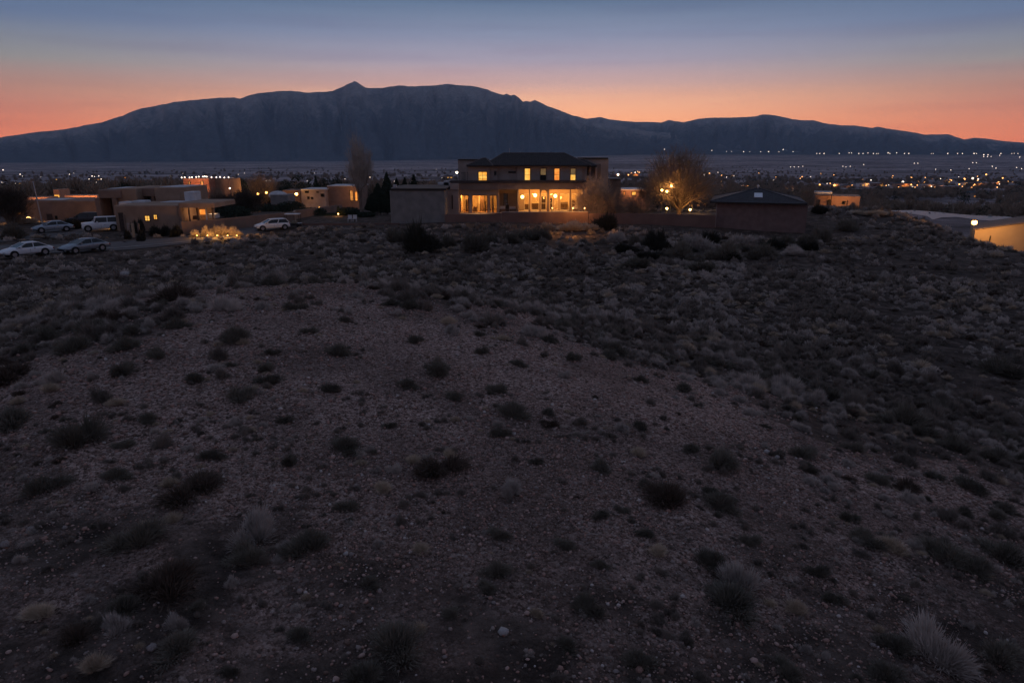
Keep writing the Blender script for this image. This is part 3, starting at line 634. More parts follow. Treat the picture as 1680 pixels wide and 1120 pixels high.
# ground floor, left: window wall
YL = 98.6
def wallz(n, mt, a, b_, c, d, Y, dep): return pbx(n, mt, Hs, a, b_, c, d, Y, dep)
zt, zb = zat(313, YL), .2
xs = lambda px, Y=YL: xat(px, 330, Y)
ops = [(755.5, 769.5), (774.5, 800.5), (803.5, 815.5)]
edges_ = [753.2] + [q for o in ops for q in o] + [818]
for i in range(0, len(edges_), 2):
    bx('wall_pier', 'stucco_taupe', Hs, xs(edges_[i]), xs(edges_[i+1]), YL, YL+.35, zb, zat(320, YL))
bx('wall_lintel', 'stucco_taupe', Hs, xs(753.2), xs(818), YL-.02, YL+.35, zat(320, YL), zat(309.5, YL))
bx('sill_wall', 'stucco_taupe', Hs, xs(753.3), xs(818), YL-.05, YL+.3, zb, ZF-.02)
window(Hs, 755.5, 769.5, 320, 351, YL+.12, 'clear', cols=2)
window(Hs, 774.5, 800.5, 320, 350, YL+.12, 'clear', cols=2)
window(Hs, 803.5, 815.5, 320, 350, YL+.12, 'clear', cols=2)
x0, x1 = xs(753.6), xs(818)
bx('room_floor', 'floor_in', Hs, x0, x1, YL+.36, YL+5.5, ZF-.2, ZF)
bx('room_wall', 'wall_in', Hs, x0, x1, YL+5.5, YL+5.7, ZF, zt)
bx('room_wall', 'wall_in', Hs, x0-.02, x0+.18, YL+.36, YL+5.5, ZF, zt); bx('room_wall', 'wall_in', Hs, x1-.18, x1+.02, YL+.36, YL+5.5, ZF, zt)
bx('room_ceiling', 'wall_in', Hs, x0, x1, YL+.36, YL+5.5, zt, zt+.2)
bx('room_partition', 'wall_in', Hs, xs(784), xs(784)+.15, YL+2.4, YL+5.5, ZF, zt)
bx('inner_door', 'wood', Hs, xs(786), xs(793), YL+2.3, YL+2.36, ZF, ZF+2.15)
bx('cabinet', 'wood_dark', Hs, xs(762.5), xs(766), YL+1.5, YL+2.0, ZF, ZF+1.7)
bx('sofa', 'wood', Hs, xs(775.5), xs(782), YL+.9, YL+1.7, ZF, ZF+.75)
bx('plant_stand', 'wood_dark', Hs, xs(795.5), xs(797), YL+1.0, YL+1.3, ZF, ZF+1.5)
bx('curtain', 'leaf_dry', Hs, xs(806.5), xs(809), YL+.5, YL+.6, ZF, zt-.1); bx('curtain', 'leaf_dry', Hs, xs(767.3), xs(769.2), YL+.5, YL+.62, ZF, zt-.1)
for px, yy, pw in ((764, 2.2, 260), (778, 1.6, 420), (790, 1.2, 150), (808, 2.8, 90)): point((xs(px), YL+yy, zt-.45), pw, (1,.42,.09), .12, 'room_light')
# porch on the right half
YB = 102.3; YC = 98.0
xb = lambda px: xat(px, 332, YB); xc = lambda px: xat(px, 332, YC)
zpt = zat(311, YC)
ops = [(826, 833), (860, 868), (871.5, 884.5), (887.5, 896), (902, 906.5), (909, 915.5), (919, 934), (938, 947)]
ed = [817.5] + [q for o in ops for q in o] + [962]
for i in range(0, len(ed), 2): bx('wall_pier', 'tan' if ed[i] > 850 else 'stucco_taupe', Hs, xb(ed[i]), xb(ed[i+1]), YB, YB+.3, ZF-.3, zpt)
bx('wall_lintel', 'tan', Hs, xb(817.6), xb(961.9), YB-.02, YB+.3, ZF+2.45, zpt+.02)
gl = ['clear']*8
for i, (a, b_) in enumerate(ops):
    zp = ZF+2.45
    f = MB(); X0, X1 = xb(a), xb(b_); fw = .06
    f.box(X0, X0+fw, YB+.05, YB+.15, ZF, zp); f.box(X1-fw, X1, YB+.05, YB+.15, ZF, zp); f.box(X0+fw, X1-fw, YB+.05, YB+.15, zp-.08, zp); f.box(X0+fw, X1-fw, YB+.05, YB+.15, ZF, ZF+.12)
    f.box(X0+fw, X1-fw, YB+.07, YB+.13, ZF+1.0, ZF+1.05)
    fo = f.build('patio_door' if i in (1, 2, 4, 5) else 'window', 'frame_white' if i > 0 else 'frame_dark', Hs)
    MB().box(X0+fw, X1-fw, YB+.09, YB+.10, ZF+.12, ZF+1.0).build('pane', 'clear', fo); MB().box(X0+fw, X1-fw, YB+.09, YB+.10, ZF+1.05, zp-.08).build('pane', 'clear', fo)
X0, X1 = xb(853), xb(960)
bx('room_floor', 'floor_in', Hs, X0, X1, YB+.31, YB+5, ZF-.2, ZF); bx('room_wall', 'wall_in', Hs, X0, X1, YB+5, YB+5.2, ZF, zpt)
bx('room_wall', 'wall_in', Hs, X0-.02, X0+.15, YB+.31, YB+5, ZF, zpt); bx('room_wall', 'wall_in', Hs, X1-.15, X1+.02, YB+.31, YB+5, ZF, zpt); bx('room_ceiling', 'wall_in', Hs, X0, X1, YB+.31, YB+5, zpt, zpt+.2)
for px, w_, h_, mt in ((863, 1.0, .8, 'wood'), (877, 1.5, .95, 'wood'), (892, .7, 1.9, 'wood_dark'), (905, .5, 1.7, 'wood_dark'), (926, 1.2, 1.1, 'wood'), (941, .6, 1.4, 'wood')):
    bx('furniture', mt, Hs, xb(px)-w_/2, xb(px)+w_/2, YB+1.2, YB+1.8, ZF, ZF+h_)
for px, pw in ((866, 260), (892, 300), (912, 260), (940, 420)): point((xb(px), YB+2.4, zpt-.5), pw, (1,.42,.09), .12, 'room_light')
bx('patio_slab', 'concrete', Hs, xat(817, 348, 97), xat(962, 348, 97), 96.6, YB, ZF-.9, ZF)
bx('patio_slab', 'concrete', Hs, xat(753.4, 348, 97), xat(816.8, 348, 97), 96.6, YL-.06, ZF-.95, ZF-.06)
for a, b_ in ((848.5, 851.0), (867.8, 869.6), (885.2, 887.0), (897.6, 901.0), (934.8, 936.6), (955, 958)):
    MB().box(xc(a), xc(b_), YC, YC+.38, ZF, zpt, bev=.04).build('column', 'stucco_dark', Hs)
for a, b_ in ((887, 897.2),):   # shallow arches between the columns
    m = MB(); A0, A1 = xc(a), xc(b_); n_ = 8; zc = zpt - .02
    for i in range(n_):
        u0, u1 = i/n_, (i+1)/n_; d0 = .42*(2*u0-1)**4; d1 = .42*(2*u1-1)**4
        X_a, X_b = A0+(A1-A0)*u0, A0+(A1-A0)*u1
        m.quad((X_a, YC+.05, zc-d0-.08), (X_b, YC+.05, zc-d1-.08), (X_b, YC+.05, zc), (X_a, YC+.05, zc)); m.quad((X_b, YC+.3, zc-d1-.08), (X_a, YC+.3, zc-d0-.08), (X_a, YC+.3, zc), (X_b, YC+.3, zc))
        m.quad((X_a, YC+.3, zc-d0-.08), (X_b, YC+.3, zc-d1-.08), (X_b, YC+.05, zc-d1-.08), (X_a, YC+.05, zc-d0-.08))
    m.build('arch', 'stucco_dark', Hs)
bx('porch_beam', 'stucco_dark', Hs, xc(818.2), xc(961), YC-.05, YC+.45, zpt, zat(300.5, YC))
bx('porch_ceiling', 'wood', Hs, xc(818.2), xc(961), YC+.46, YB-.03, zpt+.05, zpt+.2)
bx('porch_roof', 'roof_tile', Hs, xc(740), xc(962), YC-.25, 101, zat(300, YC), zat(296.5, YC))
point((xc(952), YC+.2, zpt-.7), 150, (1,.42,.10), .12, 'porch_light')
bx('upper_terrace_wall', 'stucco_taupe', Hs, xat(739, 304, 98), xat(753, 304, 98), 97.4, 101, zat(311, 98), zat(300.5, 98))
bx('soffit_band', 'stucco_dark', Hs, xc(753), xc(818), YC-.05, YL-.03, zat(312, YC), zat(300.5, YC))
for px in (862, 876, 892, 909, 926, 944): point((xc(px), 100.2, zpt-.35), 110, (1,.40,.08), .15, 'porch_light')
for px, py, Y, pw in ((857, 323, 97.55, 14), (878, 320.5, 97.5, 30), (911, 321.5, 97.5, 24)):
    x_, _, z_ = pyloc(px, py, Y); f = MB().tube((x_, Y, z_+.14), (x_, 98.0, z_+.3), .02, .02, 5).tube((x_, Y, z_+.12), (x_, Y, z_+.17), .13, .08, 8).build('porch_lamp', 'metal_dark', Hs)
    MB().ball((x_, Y, z_), .23, 10, 8).build('lamp_globe', 'lamp_warm', f); point((x_, Y-.05, z_-.3), pw*2.6, (1,.40,.08), .12, 'porch_light')
point((xc(838), YC+2.0, zpt-.5), 16, (1,.45,.14), .1, 'porch_light')  # added fill light without a fixture, lifts the dim left bay
bx('added_porch_divider', 'stucco_taupe', Hs, xc(849), xc(850.5), YC+.5, YB-.02, ZF, zpt)  # added wall that keeps the porch lamps' light off the left bay
for px in (905, 938, 957):
    x_ = xat(px, 346.5, 92.3); zz = zat(348.3, 92.3)+.09; f = MB().tube((x_, 92.3, zz), (x_, 92.3, zz+.5), .035, .03, 6).tube((x_, 92.3, zz+.5), (x_, 90.9, zz+.62), .03, .025, 6).build('added_wall_lantern', 'metal_dark', Hs); MB().ball((x_, 90.8, zz+.58), .055, 8, 6).build('lamp_globe', 'lamp_warm', f); point((x_, 90.7, zz+.45), 35 if px < 920 else 100 if px < 950 else 90, (1,.40,.10), .1, 'added_wall_light')  # lanterns and arms added to throw porch-like glow on the shrubs outside
# patio furniture
for px, w_, h_ in ((824, .8, .8), (832, .5, 1.0), (841, .9, .75), (946, .7, .8)):
    bx('patio_seat', 'wood' if px != 832 else 'wood_dark', Hs, xc(px)-w_/2, xc(px)+w_/2, YC+1.2, YC+1.9, ZF, ZF+.42); bx('patio_seat_back', 'plastic_white' if px != 832 else 'wood_dark', Hs, xc(px)-w_/2, xc(px)+w_/2, YC+1.8, YC+1.95, ZF+.42, ZF+h_)
# upper storey
YU = 100.4
def up(nm, mt, a, b_, c, d, Y, dep, lab=None): return pbx(nm, mt, Hs, a, b_, c, d, Y, dep, 0, lab, zb=zat(300, YC)-.1)
up('wall', 'stucco_taupe', 768, 803, 271, 300, 99.6, 10); up('wall', 'stucco_pink', 803.1, 816, 271, 300, 100.2, 9); up('wall', 'stucco_taupe', 816.1, 848, 271, 300, 100.7, 9)
up('wall', 'stucco_taupe', 848.1, 955, 271, 300, YU, 9.5); up('wall', 'stucco_pink', 955.1, 963, 271, 300, 101.2, 9); up('wall', 'stucco_dark', 963.2, 985, 269, 330, 103.5, 7)
pbx('wall', 'stucco_taupe', Hs, 958, 985, 296, 372, 103.2, 7, zb=0)
for a in (966, 976): pbx('pilaster', 'stucco_pink', Hs, a, a+3, 273, 340, 103.1, .3, zb=0)
pbx('rear_tower', 'stucco_taupe', Hs, 752, 800, 263, 330, 105, 5, zb=2); pbx('tower_cap', 'fascia', Hs, 751.2, 800.5, 261.4, 263, 104.8, 5.4)
pbx('rear_tower', 'stucco_taupe', Hs, 955, 997, 261, 350, 107, 6, zb=0); pbx('tower_cap', 'fascia', Hs, 954, 997.8, 258.8, 261, 106.8, 6.4)
window(Hs, 784.5, 799.5, 281.5, 300.3, 99.58, 'lit_a', 'frame_dark', 2, 3)
window(Hs, 811, 814.5, 280.5, 287.5, 100.18, 'glass')
window(Hs, 834, 846.5, 281, 284.2, 100.68, 'glass', cols=3)
window(Hs, 860.2, 870.3, 276, 298.5, YU-.02, 'lit_a', 'wood', 1, 2); window(Hs, 886, 896.3, 276, 298.5, YU-.02, ['glass', 'lit_dim'], 'wood_dark', 1, 2)
window(Hs, 908.8, 918.4, 276, 297.6, YU-.02, ['lit_b', 'lit_b'], 'wood', 1, 2); window(Hs, 935.4, 944.8, 276, 297.4, YU-.02, ['lit_a', 'lit_dim'], 'wood', 1, 2)
# balcony with railing
bx('balcony_floor', 'fascia', Hs, xat(738, 299, 99), xat(768, 299, 99), 98.2, 104, zat(299.5, 99), zat(297.6, 99))
m = MB()
for i in range(15):
    q = 753 + i; m.tube((xat(q, 290, 99), 99, zat(298, 99)), (xat(q, 290, 99), 99, zat(283, 99)), .016, .016, 4)
m.tube((xat(752.5, 283, 99), 99, zat(283, 99)), (xat(768, 283, 99), 99, zat(283, 99)), .03, .03, 4); m.build('balcony_railing', 'metal_dark', Hs)
for q in (755.5, 765): pbx('railing_post', 'stucco_pink', Hs, q-.8, q+.8, 281, 298, 98.95, .2)
# hip roofs
def hip(par, e, r, over_drop=.16, tile='roof_tile', rows=True, capm='roof_cap'):
    """e: eave rectangle (x0,x1,y0,y1,z); r: ridge (xa,xb,y,z)"""
    x0, x1, y0, y1, z0 = e; xa, xb_, yr, zr = r
    A, B, C_, D = (x0,y0,z0), (x1,y0,z0), (x1,y1,z0), (x0,y1,z0); P, Q = (xa,yr,zr), (xb_,yr,zr)
    m = MB(); m.poly([A, B, Q, P]); m.poly([B, C_, Q]); m.poly([C_, D, P, Q]); m.poly([D, A, P]); m.poly([D, C_, B, A])
    ro = m.build('roof', tile, par)
    MB().box(x0-.02, x1+.02, y0-.02, y1+.02, z0-over_drop, z0-.003).build('fascia_board', 'fascia', ro)
    m = MB()
    for a, b_ in ((A, P), (B, Q), (P, Q), (D, P), (C_, Q)):
        m.tube((a[0], a[1], a[2]+.03), (b_[0], b_[1], b_[2]+.03), .09, .09, 6)
    m.build('ridge_tiles', capm, ro)
    if rows:
        m = MB(); n_ = int((x1-x0)/.34)
        for i in range(n_):
            xx = x0 + .17 + i*.34
            tt = 1.0
            if xx < xa: tt = (xx-x0)/(xa-x0)
            elif xx > xb_: tt = (x1-xx)/(x1-xb_)
            if tt < .05: continue
            seg = max(1, int(tt*9))
            for s_ in range(seg):
                t0, t1 = tt*s_/seg, tt*(s_+1)/seg
                p0 = (xx, y0+(yr-y0)*t0, z0+(zr-z0)*t0+.035); p1 = (xx, y0+(yr-y0)*t1, z0+(zr-z0)*t1+.0)
                m.tube(p0, p1, .085, .07, 5, False)
        k = m.build('cover_tile_rows', tile, ro); k['kind'] = 'stuff'
    return ro
zE = zat(271.3, 99.4)
hip(Hs, (xat(793, 271, 99.4), xat(969, 271, 99.4), 99.6, 111, zE), (xat(826, 252, 105.3), xat(926, 252, 105.3), 105.3, zat(251.6, 105.3)))
hip(Hs, (xat(765.5, 272, 98.9), xat(809, 272, 98.9), 98.9, 106, zE-.03), (xat(792, 260, 102.4), xat(797, 260, 102.4), 102.4, zat(260, 102.4)))
hip(Hs, (xat(940, 272, 101), xat(980, 272, 101), 101.4, 109, zE-.1), (xat(948, 262, 105.2), xat(956, 262, 105.2), 105.2, zat(261.5, 105.2)))
for px, h_ in ((836, 9), (854, 3), (904, 4), (970, 0)):
    if h_: x_ = xat(px, 250, 105.6); zz = zat(252.5, 105.6); MB().tube((x_, 105.6, zz-.3), (x_, 105.6, zz+h_*.09), .05, .04, 6).build('roof_vent_pipe', 'metal_pale' if px != 904 else 'metal_dark', Hs)

# ------------------------------------------------------------------ garden walls
def wall_run(name, pts, hts, thick, mat, label, capmat=None):
    """pts: (x, y, ztop); foot follows the ground"""
    root = empty(name, (pts[0][0], pts[0][1], h1(pts[0][0], pts[0][1])), label, 'wall')
    for (xa, ya, za), (xb_, yb_, zb_) in zip(pts, pts[1:]):
        d = Vector((xb_-xa, yb_-ya, 0)); n_ = Vector((-d.y, d.x, 0)).normalized()*thick/2; m = MB()
        z0a, z0b = h1(xa, ya)-1.2, h1(xb_, yb_)-1.2
        p = [(xa-n_.x, ya-n_.y), (xb_-n_.x, yb_-n_.y), (xb_+n_.x, yb_+n_.y), (xa+n_.x, ya+n_.y)]
        lo_ = [z0a, z0b, z0b, z0a]; hi_ = [za, zb_, zb_, za]
        for i in range(4):
            j = (i+1) % 4; m.quad((*p[i], lo_[i]), (*p[j], lo_[j]), (*p[j], hi_[j]), (*p[i], hi_[i]))
        m.poly([(*p[i], hi_[i]) for i in range(4)])
        m.build('wall_panel', mat, root)
        if capmat:
            m = MB(); n2 = n_*1.25; q = [(xa-n2.x, ya-n2.y), (xb_-n2.x, yb_-n2.y), (xb_+n2.x, yb_+n2.y), (xa+n2.x, ya+n2.y)]
            for i in range(4):
                j = (i+1) % 4; m.quad((*q[i], hi_[i]+.003), (*q[j], hi_[j]+.003), (*q[j], hi_[j]+.09), (*q[i], hi_[i]+.09))
            m.poly([(*q[i], hi_[i]+.09) for i in range(4)]); m.build('wall_cap', capmat, root)
    return root
def tp(px, py, Y): return (xat(px, py, Y), Y, zat(py, Y))
wall_run('garden_wall', [tp(731, 351.5, 93.2), tp(790, 352, 92.6), tp(822, 349.5, 92.6)], 0, .3, 'adobe_wall', 'reddish brown garden wall below the left porch windows')
wall_run('garden_wall', [tp(822.6, 348.7, 92.5), tp(870, 348.7, 92.3), tp(965, 347.8, 92.3)], 0, .3, 'adobe_wall', 'reddish brown garden wall below the brightest porch bays', 'concrete')
wall_run('garden_wall', [tp(966, 350, 92.2), tp(1060, 350.5, 92), tp(1174, 353, 91)], 0, .3, 'adobe_wall', 'dark reddish garden wall running to the hip roofed casita')
wall_run('garden_wall', [tp(470, 366, 95), tp(560, 366.5, 94), tp(655, 366, 92.6)], 0, .3, 'adobe_wall', 'low dark wall running from the driveway to the grey wing')
wall_run('garden_wall', [tp(296, 364.5, 84.6), tp(360, 359.5, 88.5), tp(480, 347.5, 97)], 0, .35, 'adobe_dark', 'long tan adobe wall behind the lamplit hedge')
wall_run('garden_wall', [tp(480.6, 348, 97.2), tp(484, 345, 104), tp(560, 336, 125)], 0, .3, 'adobe_dark', 'brown wall receding behind the white hatchback')

# ------------------------------------------------------------------ casita with pyramid roof
Ca = empty('casita', (xat(1246, 385, 90), 90, 0), 'rosy brown casita with pyramid shingle roof and pale skylight', 'building')
pbx('wall', 'casita', Ca, 1176.5, 1316.5, 334, 400, 90, 11, zb=-.8); pbx('corner_trim', 'stucco_pink', Ca, 1176, 1177.6, 335, 400, 89.95, .3, zb=-.6)
cxm = (xat(1171, 333, 89.3)+xat(1322, 333, 89.3))/2; ap = (cxm, 95.8, zat(309, 95.8))
ro = hip(Ca, (xat(1171, 333, 89.3), xat(1322, 333, 89.3), 89.3, 102.2, zat(332.5, 89.3)), (ap[0]-.05, ap[0]+.05, 95.8, ap[2]), .2, 'shingle', False, 'shingle')
m = MB()   # shingle courses as stepped strips on the front slope
ex0, ex1, ez = xat(1171, 333, 89.3), xat(1322, 333, 89.3), zat(332.5, 89.3)
for i in range(1, 14):
    tt = i/14; w0 = ex0+(ap[0]-ex0)*tt; w1 = ex1+(ap[0]-ex1)*tt; yy = 89.3+(95.8-89.3)*tt; zz = ez+(ap[2]-ez)*tt
    m.box(w0+.1, w1-.1, yy-.03, yy+.06, zz-.02, zz+.04)
m.build('shingle_courses', 'shingle', ro)['kind'] = 'stuff'
tt0, tt1 = .30, .62; f = lambda px, tt, o: (cxm+xat(px, 323, 92.4)-xat(1246.5, 323, 92.4), 89.3+6.5*tt-o, ez+(ap[2]-ez)*tt+o*.6)
m = MB(); a0, b0, c0, d0 = f(1240.5, tt0, .06), f(1254, tt0, .06), f(1254, tt1, .06), f(1240.5, tt1, .06); a1, b1, c1, d1 = f(1241, tt0+.01, .2), f(1253.5, tt0+.01, .2), f(1253.5, tt1-.01, .2), f(1241, tt1-.01, .2)
m.poly([a1, b1, c1, d1]); m.quad(a0, b0, b1, a1); m.quad(b0, c0, c1, b1); m.quad(c0, d0, d1, c1); m.quad(d0, a0, a1, d1); m.build('skylight', 'skylight', ro)
MB().ball((ap[0], ap[1], ap[2]+.28), .17, 8, 6, (1,1,1.2)).tube((ap[0], ap[1], ap[2]-.1), (ap[0], ap[1], ap[2]+.2), .12, .08, 6).build('finial', 'white', ro)

def turn(root, ang):
    bpy.context.view_layer.update()
    root.rotation_euler.z = ang
turn(Ca, -math.atan2(Ca.location.x, 90)*.92)
# ------------------------------------------------------------------ adobe house
Ad = empty('adobe_house', (xat(240, 385, 88), 92, 0), 'flat roofed tan adobe house with two small lit windows', 'house')
def ab(nm, mt, a, b_, c, d, Y, dep, bev=.09, zb=-.8): return pbx(nm, mt, Ad, a, b_, c, d, Y, dep, bev, zb=zb)
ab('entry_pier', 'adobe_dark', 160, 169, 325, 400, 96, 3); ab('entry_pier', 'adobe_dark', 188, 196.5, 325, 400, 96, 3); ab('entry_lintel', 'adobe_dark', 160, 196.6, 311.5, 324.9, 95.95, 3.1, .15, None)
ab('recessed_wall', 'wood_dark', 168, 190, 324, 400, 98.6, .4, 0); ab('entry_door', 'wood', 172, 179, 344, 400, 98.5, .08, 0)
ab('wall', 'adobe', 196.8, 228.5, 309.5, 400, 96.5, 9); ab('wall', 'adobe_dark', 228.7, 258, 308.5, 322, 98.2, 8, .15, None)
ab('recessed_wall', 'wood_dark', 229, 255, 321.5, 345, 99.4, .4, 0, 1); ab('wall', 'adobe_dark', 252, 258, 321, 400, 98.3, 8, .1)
ab('wall', 'adobe', 258.3, 300, 308, 400, 97, 9); pbx('plaster_box', 'white', Ad, 302.5, 317, 315, 333, 95, 2.5, .06)
pbx('parapet_cap', 'roof_white', Ad, 262, 300, 306.6, 308, 98, 6); pbx('parapet_cap', 'roof_white', Ad, 176, 228, 309.2, 310, 98, 5)
ab('front_wing', 'adobe', 190.5, 296, 337, 400, 88, 8, .14); 
pbx('roof_membrane', 'roof_white', Ad, 194, 214, 331.5, 337.5, 92, 2, .1); pbx('roof_membrane', 'roof_white', Ad, 217, 236, 329.5, 337, 92.5, 2, .1); pbx('roof_membrane', 'roof_white', Ad, 262, 318, 331.6, 334, 93.5, 3, .05)
pbx('doorway', 'wood_dark', Ad, 196, 203.5, 349, 381, 87.93, .3); pbx('door_jamb', 'adobe_dark', Ad, 203.6, 206, 352, 381, 87.9, .3)
window(Ad, 237.5, 246.5, 353.5, 362.8, 87.96, 'lit_a', 'wood', 2, 2); window(Ad, 251.8, 258.6, 351.8, 360.4, 87.96, 'lit_a', 'wood', 2, 2)
# lit porch of the adobe house
pbx('porch_roof', 'adobe', Ad, 292, 351, 332.5, 341, 87.5, 7, .15); pbx('porch_pier', 'adobe_dark', Ad, 293, 297.5, 341.2, 375, 87.6, 1, .08, zb=-.5)
pbx('porch_back_wall', 'adobe', Ad, 297, 352, 341, 375, 94, .4, zb=-.5)
for px in (310.5, 324, 338.5, 349): 
    x_, Y = xat(px, 350, 88.2), 88.2; MB().tube((x_, Y, -.3), (x_, Y, zat(341, Y)), .12, .11, 8).build('porch_post', 'wood' if px != 338.5 else 'white', Ad)
pbx('porch_door', 'wood_dark', Ad, 319, 326, 345, 372, 93.9, .1); pbx('porch_window', 'lit_b', Ad, 327.5, 337, 344, 352, 93.9, .1); pbx('porch_window', 'lit_b', Ad, 306, 311.5, 346, 350, 93.9, .1)
pbx('porch_bench', 'wood', Ad, 316.5, 327, 354, 360, 90, .6); pbx('porch_table', 'plastic_white', Ad, 342, 354, 351, 358, 90.5, 1.2)
point(pyloc(331, 345, 91), 55, (1,.55,.25), .1, 'porch_light'); point(pyloc(346, 344, 90.5), 45, (1,.65,.35), .1, 'porch_light')
# left wing with glowing roof parapets
Lw = empty('long_low_house', (xat(100, 365, 108), 112, 0), 'long low brown adobe house with reddish glowing parapets', 'house')
pbx('wall', 'adobe_dark', Lw, 44, 163, 329, 390, 108, 8, .2, zb=-1); pbx('rear_wall', 'terracotta', Lw, 106, 160, 320.5, 335, 119, 3, .1); pbx('rear_wall', 'terracotta', Lw, 45, 79, 323.5, 335, 119, 3, .1)
pbx('roof_edge', 'roof_white', Lw, 60, 100, 328, 329, 109, 4); pbx('roof_room', 'terracotta', Lw, 88, 98, 311, 328, 122, 3, .05); pbx('roof_room_window', 'lit_a', Lw, 89.5, 97, 320, 325, 121.95, .1)
pbx('window', 'wood_dark', Lw, 77, 86, 351, 364, 107.93, .1); pbx('window', 'glass', Lw, 90, 94, 354, 360, 107.93, .1)
for px, py, pw in ((55, 326, 60), (72, 326, 30), (115, 326, 50), (130, 325.5, 60), (146, 325, 60), (157, 325, 40)): point(pyloc(px, py, 117.6), pw*1.5, (1,.42,.16), .1, 'parapet_light')

# ------------------------------------------------------------------ roads
def strip(name, pts, wd, mat, lift=.03, kind='structure'):
    m = MB(); P = [Vector((a, b_, 0)) for a, b_ in pts]; Q = []
    for i in range(len(P)-1):
        for s_ in range(12): Q.append(P[i].lerp(P[i+1], s_/12))
    Q.append(P[-1]); rows_ = []
    for i, p in enumerate(Q):
        d = (Q[min(i+1, len(Q)-1)] - Q[max(i-1, 0)]).normalized(); n_ = Vector((-d.y, d.x, 0)); w_ = wd(i/(len(Q)-1)) if callable(wd) else wd
        rows_.append([(p.x+n_.x*w_*k/2, p.y+n_.y*w_*k/2) for k in (-1, -.5, 0, .5, 1)])
    for r_ in rows_:
        zc = [h1(*q)+lift for q in r_]; zm = max(zc)
        for q, zz in zip(r_, zc): m.v.append((q[0], q[1], zz))
    for i in range(len(rows_)-1):
        for k in range(4): a = i*5+k; m.f.append((a, a+1, a+6, a+5))
    o = m.build(name, mat, None, True, kind); return o
strip('road', [(-90, 66.5), (-62, 68.5), (-50, 71), (-42, 75), (-37.5, 80), (-35, 86), (-34, 92), (-36, 100)], lambda u: 9 - 3*u, 'asphalt', .06)
strip('kerb', [(-46, 70.1), (-41, 73.3), (-36.6, 77.5), (-34.6, 80.5)], .3, 'concrete', .13)
strip('driveway', [(-66, 70.5), (-62, 77), (-57, 84), (-55, 92)], 7, 'asphalt', .05)

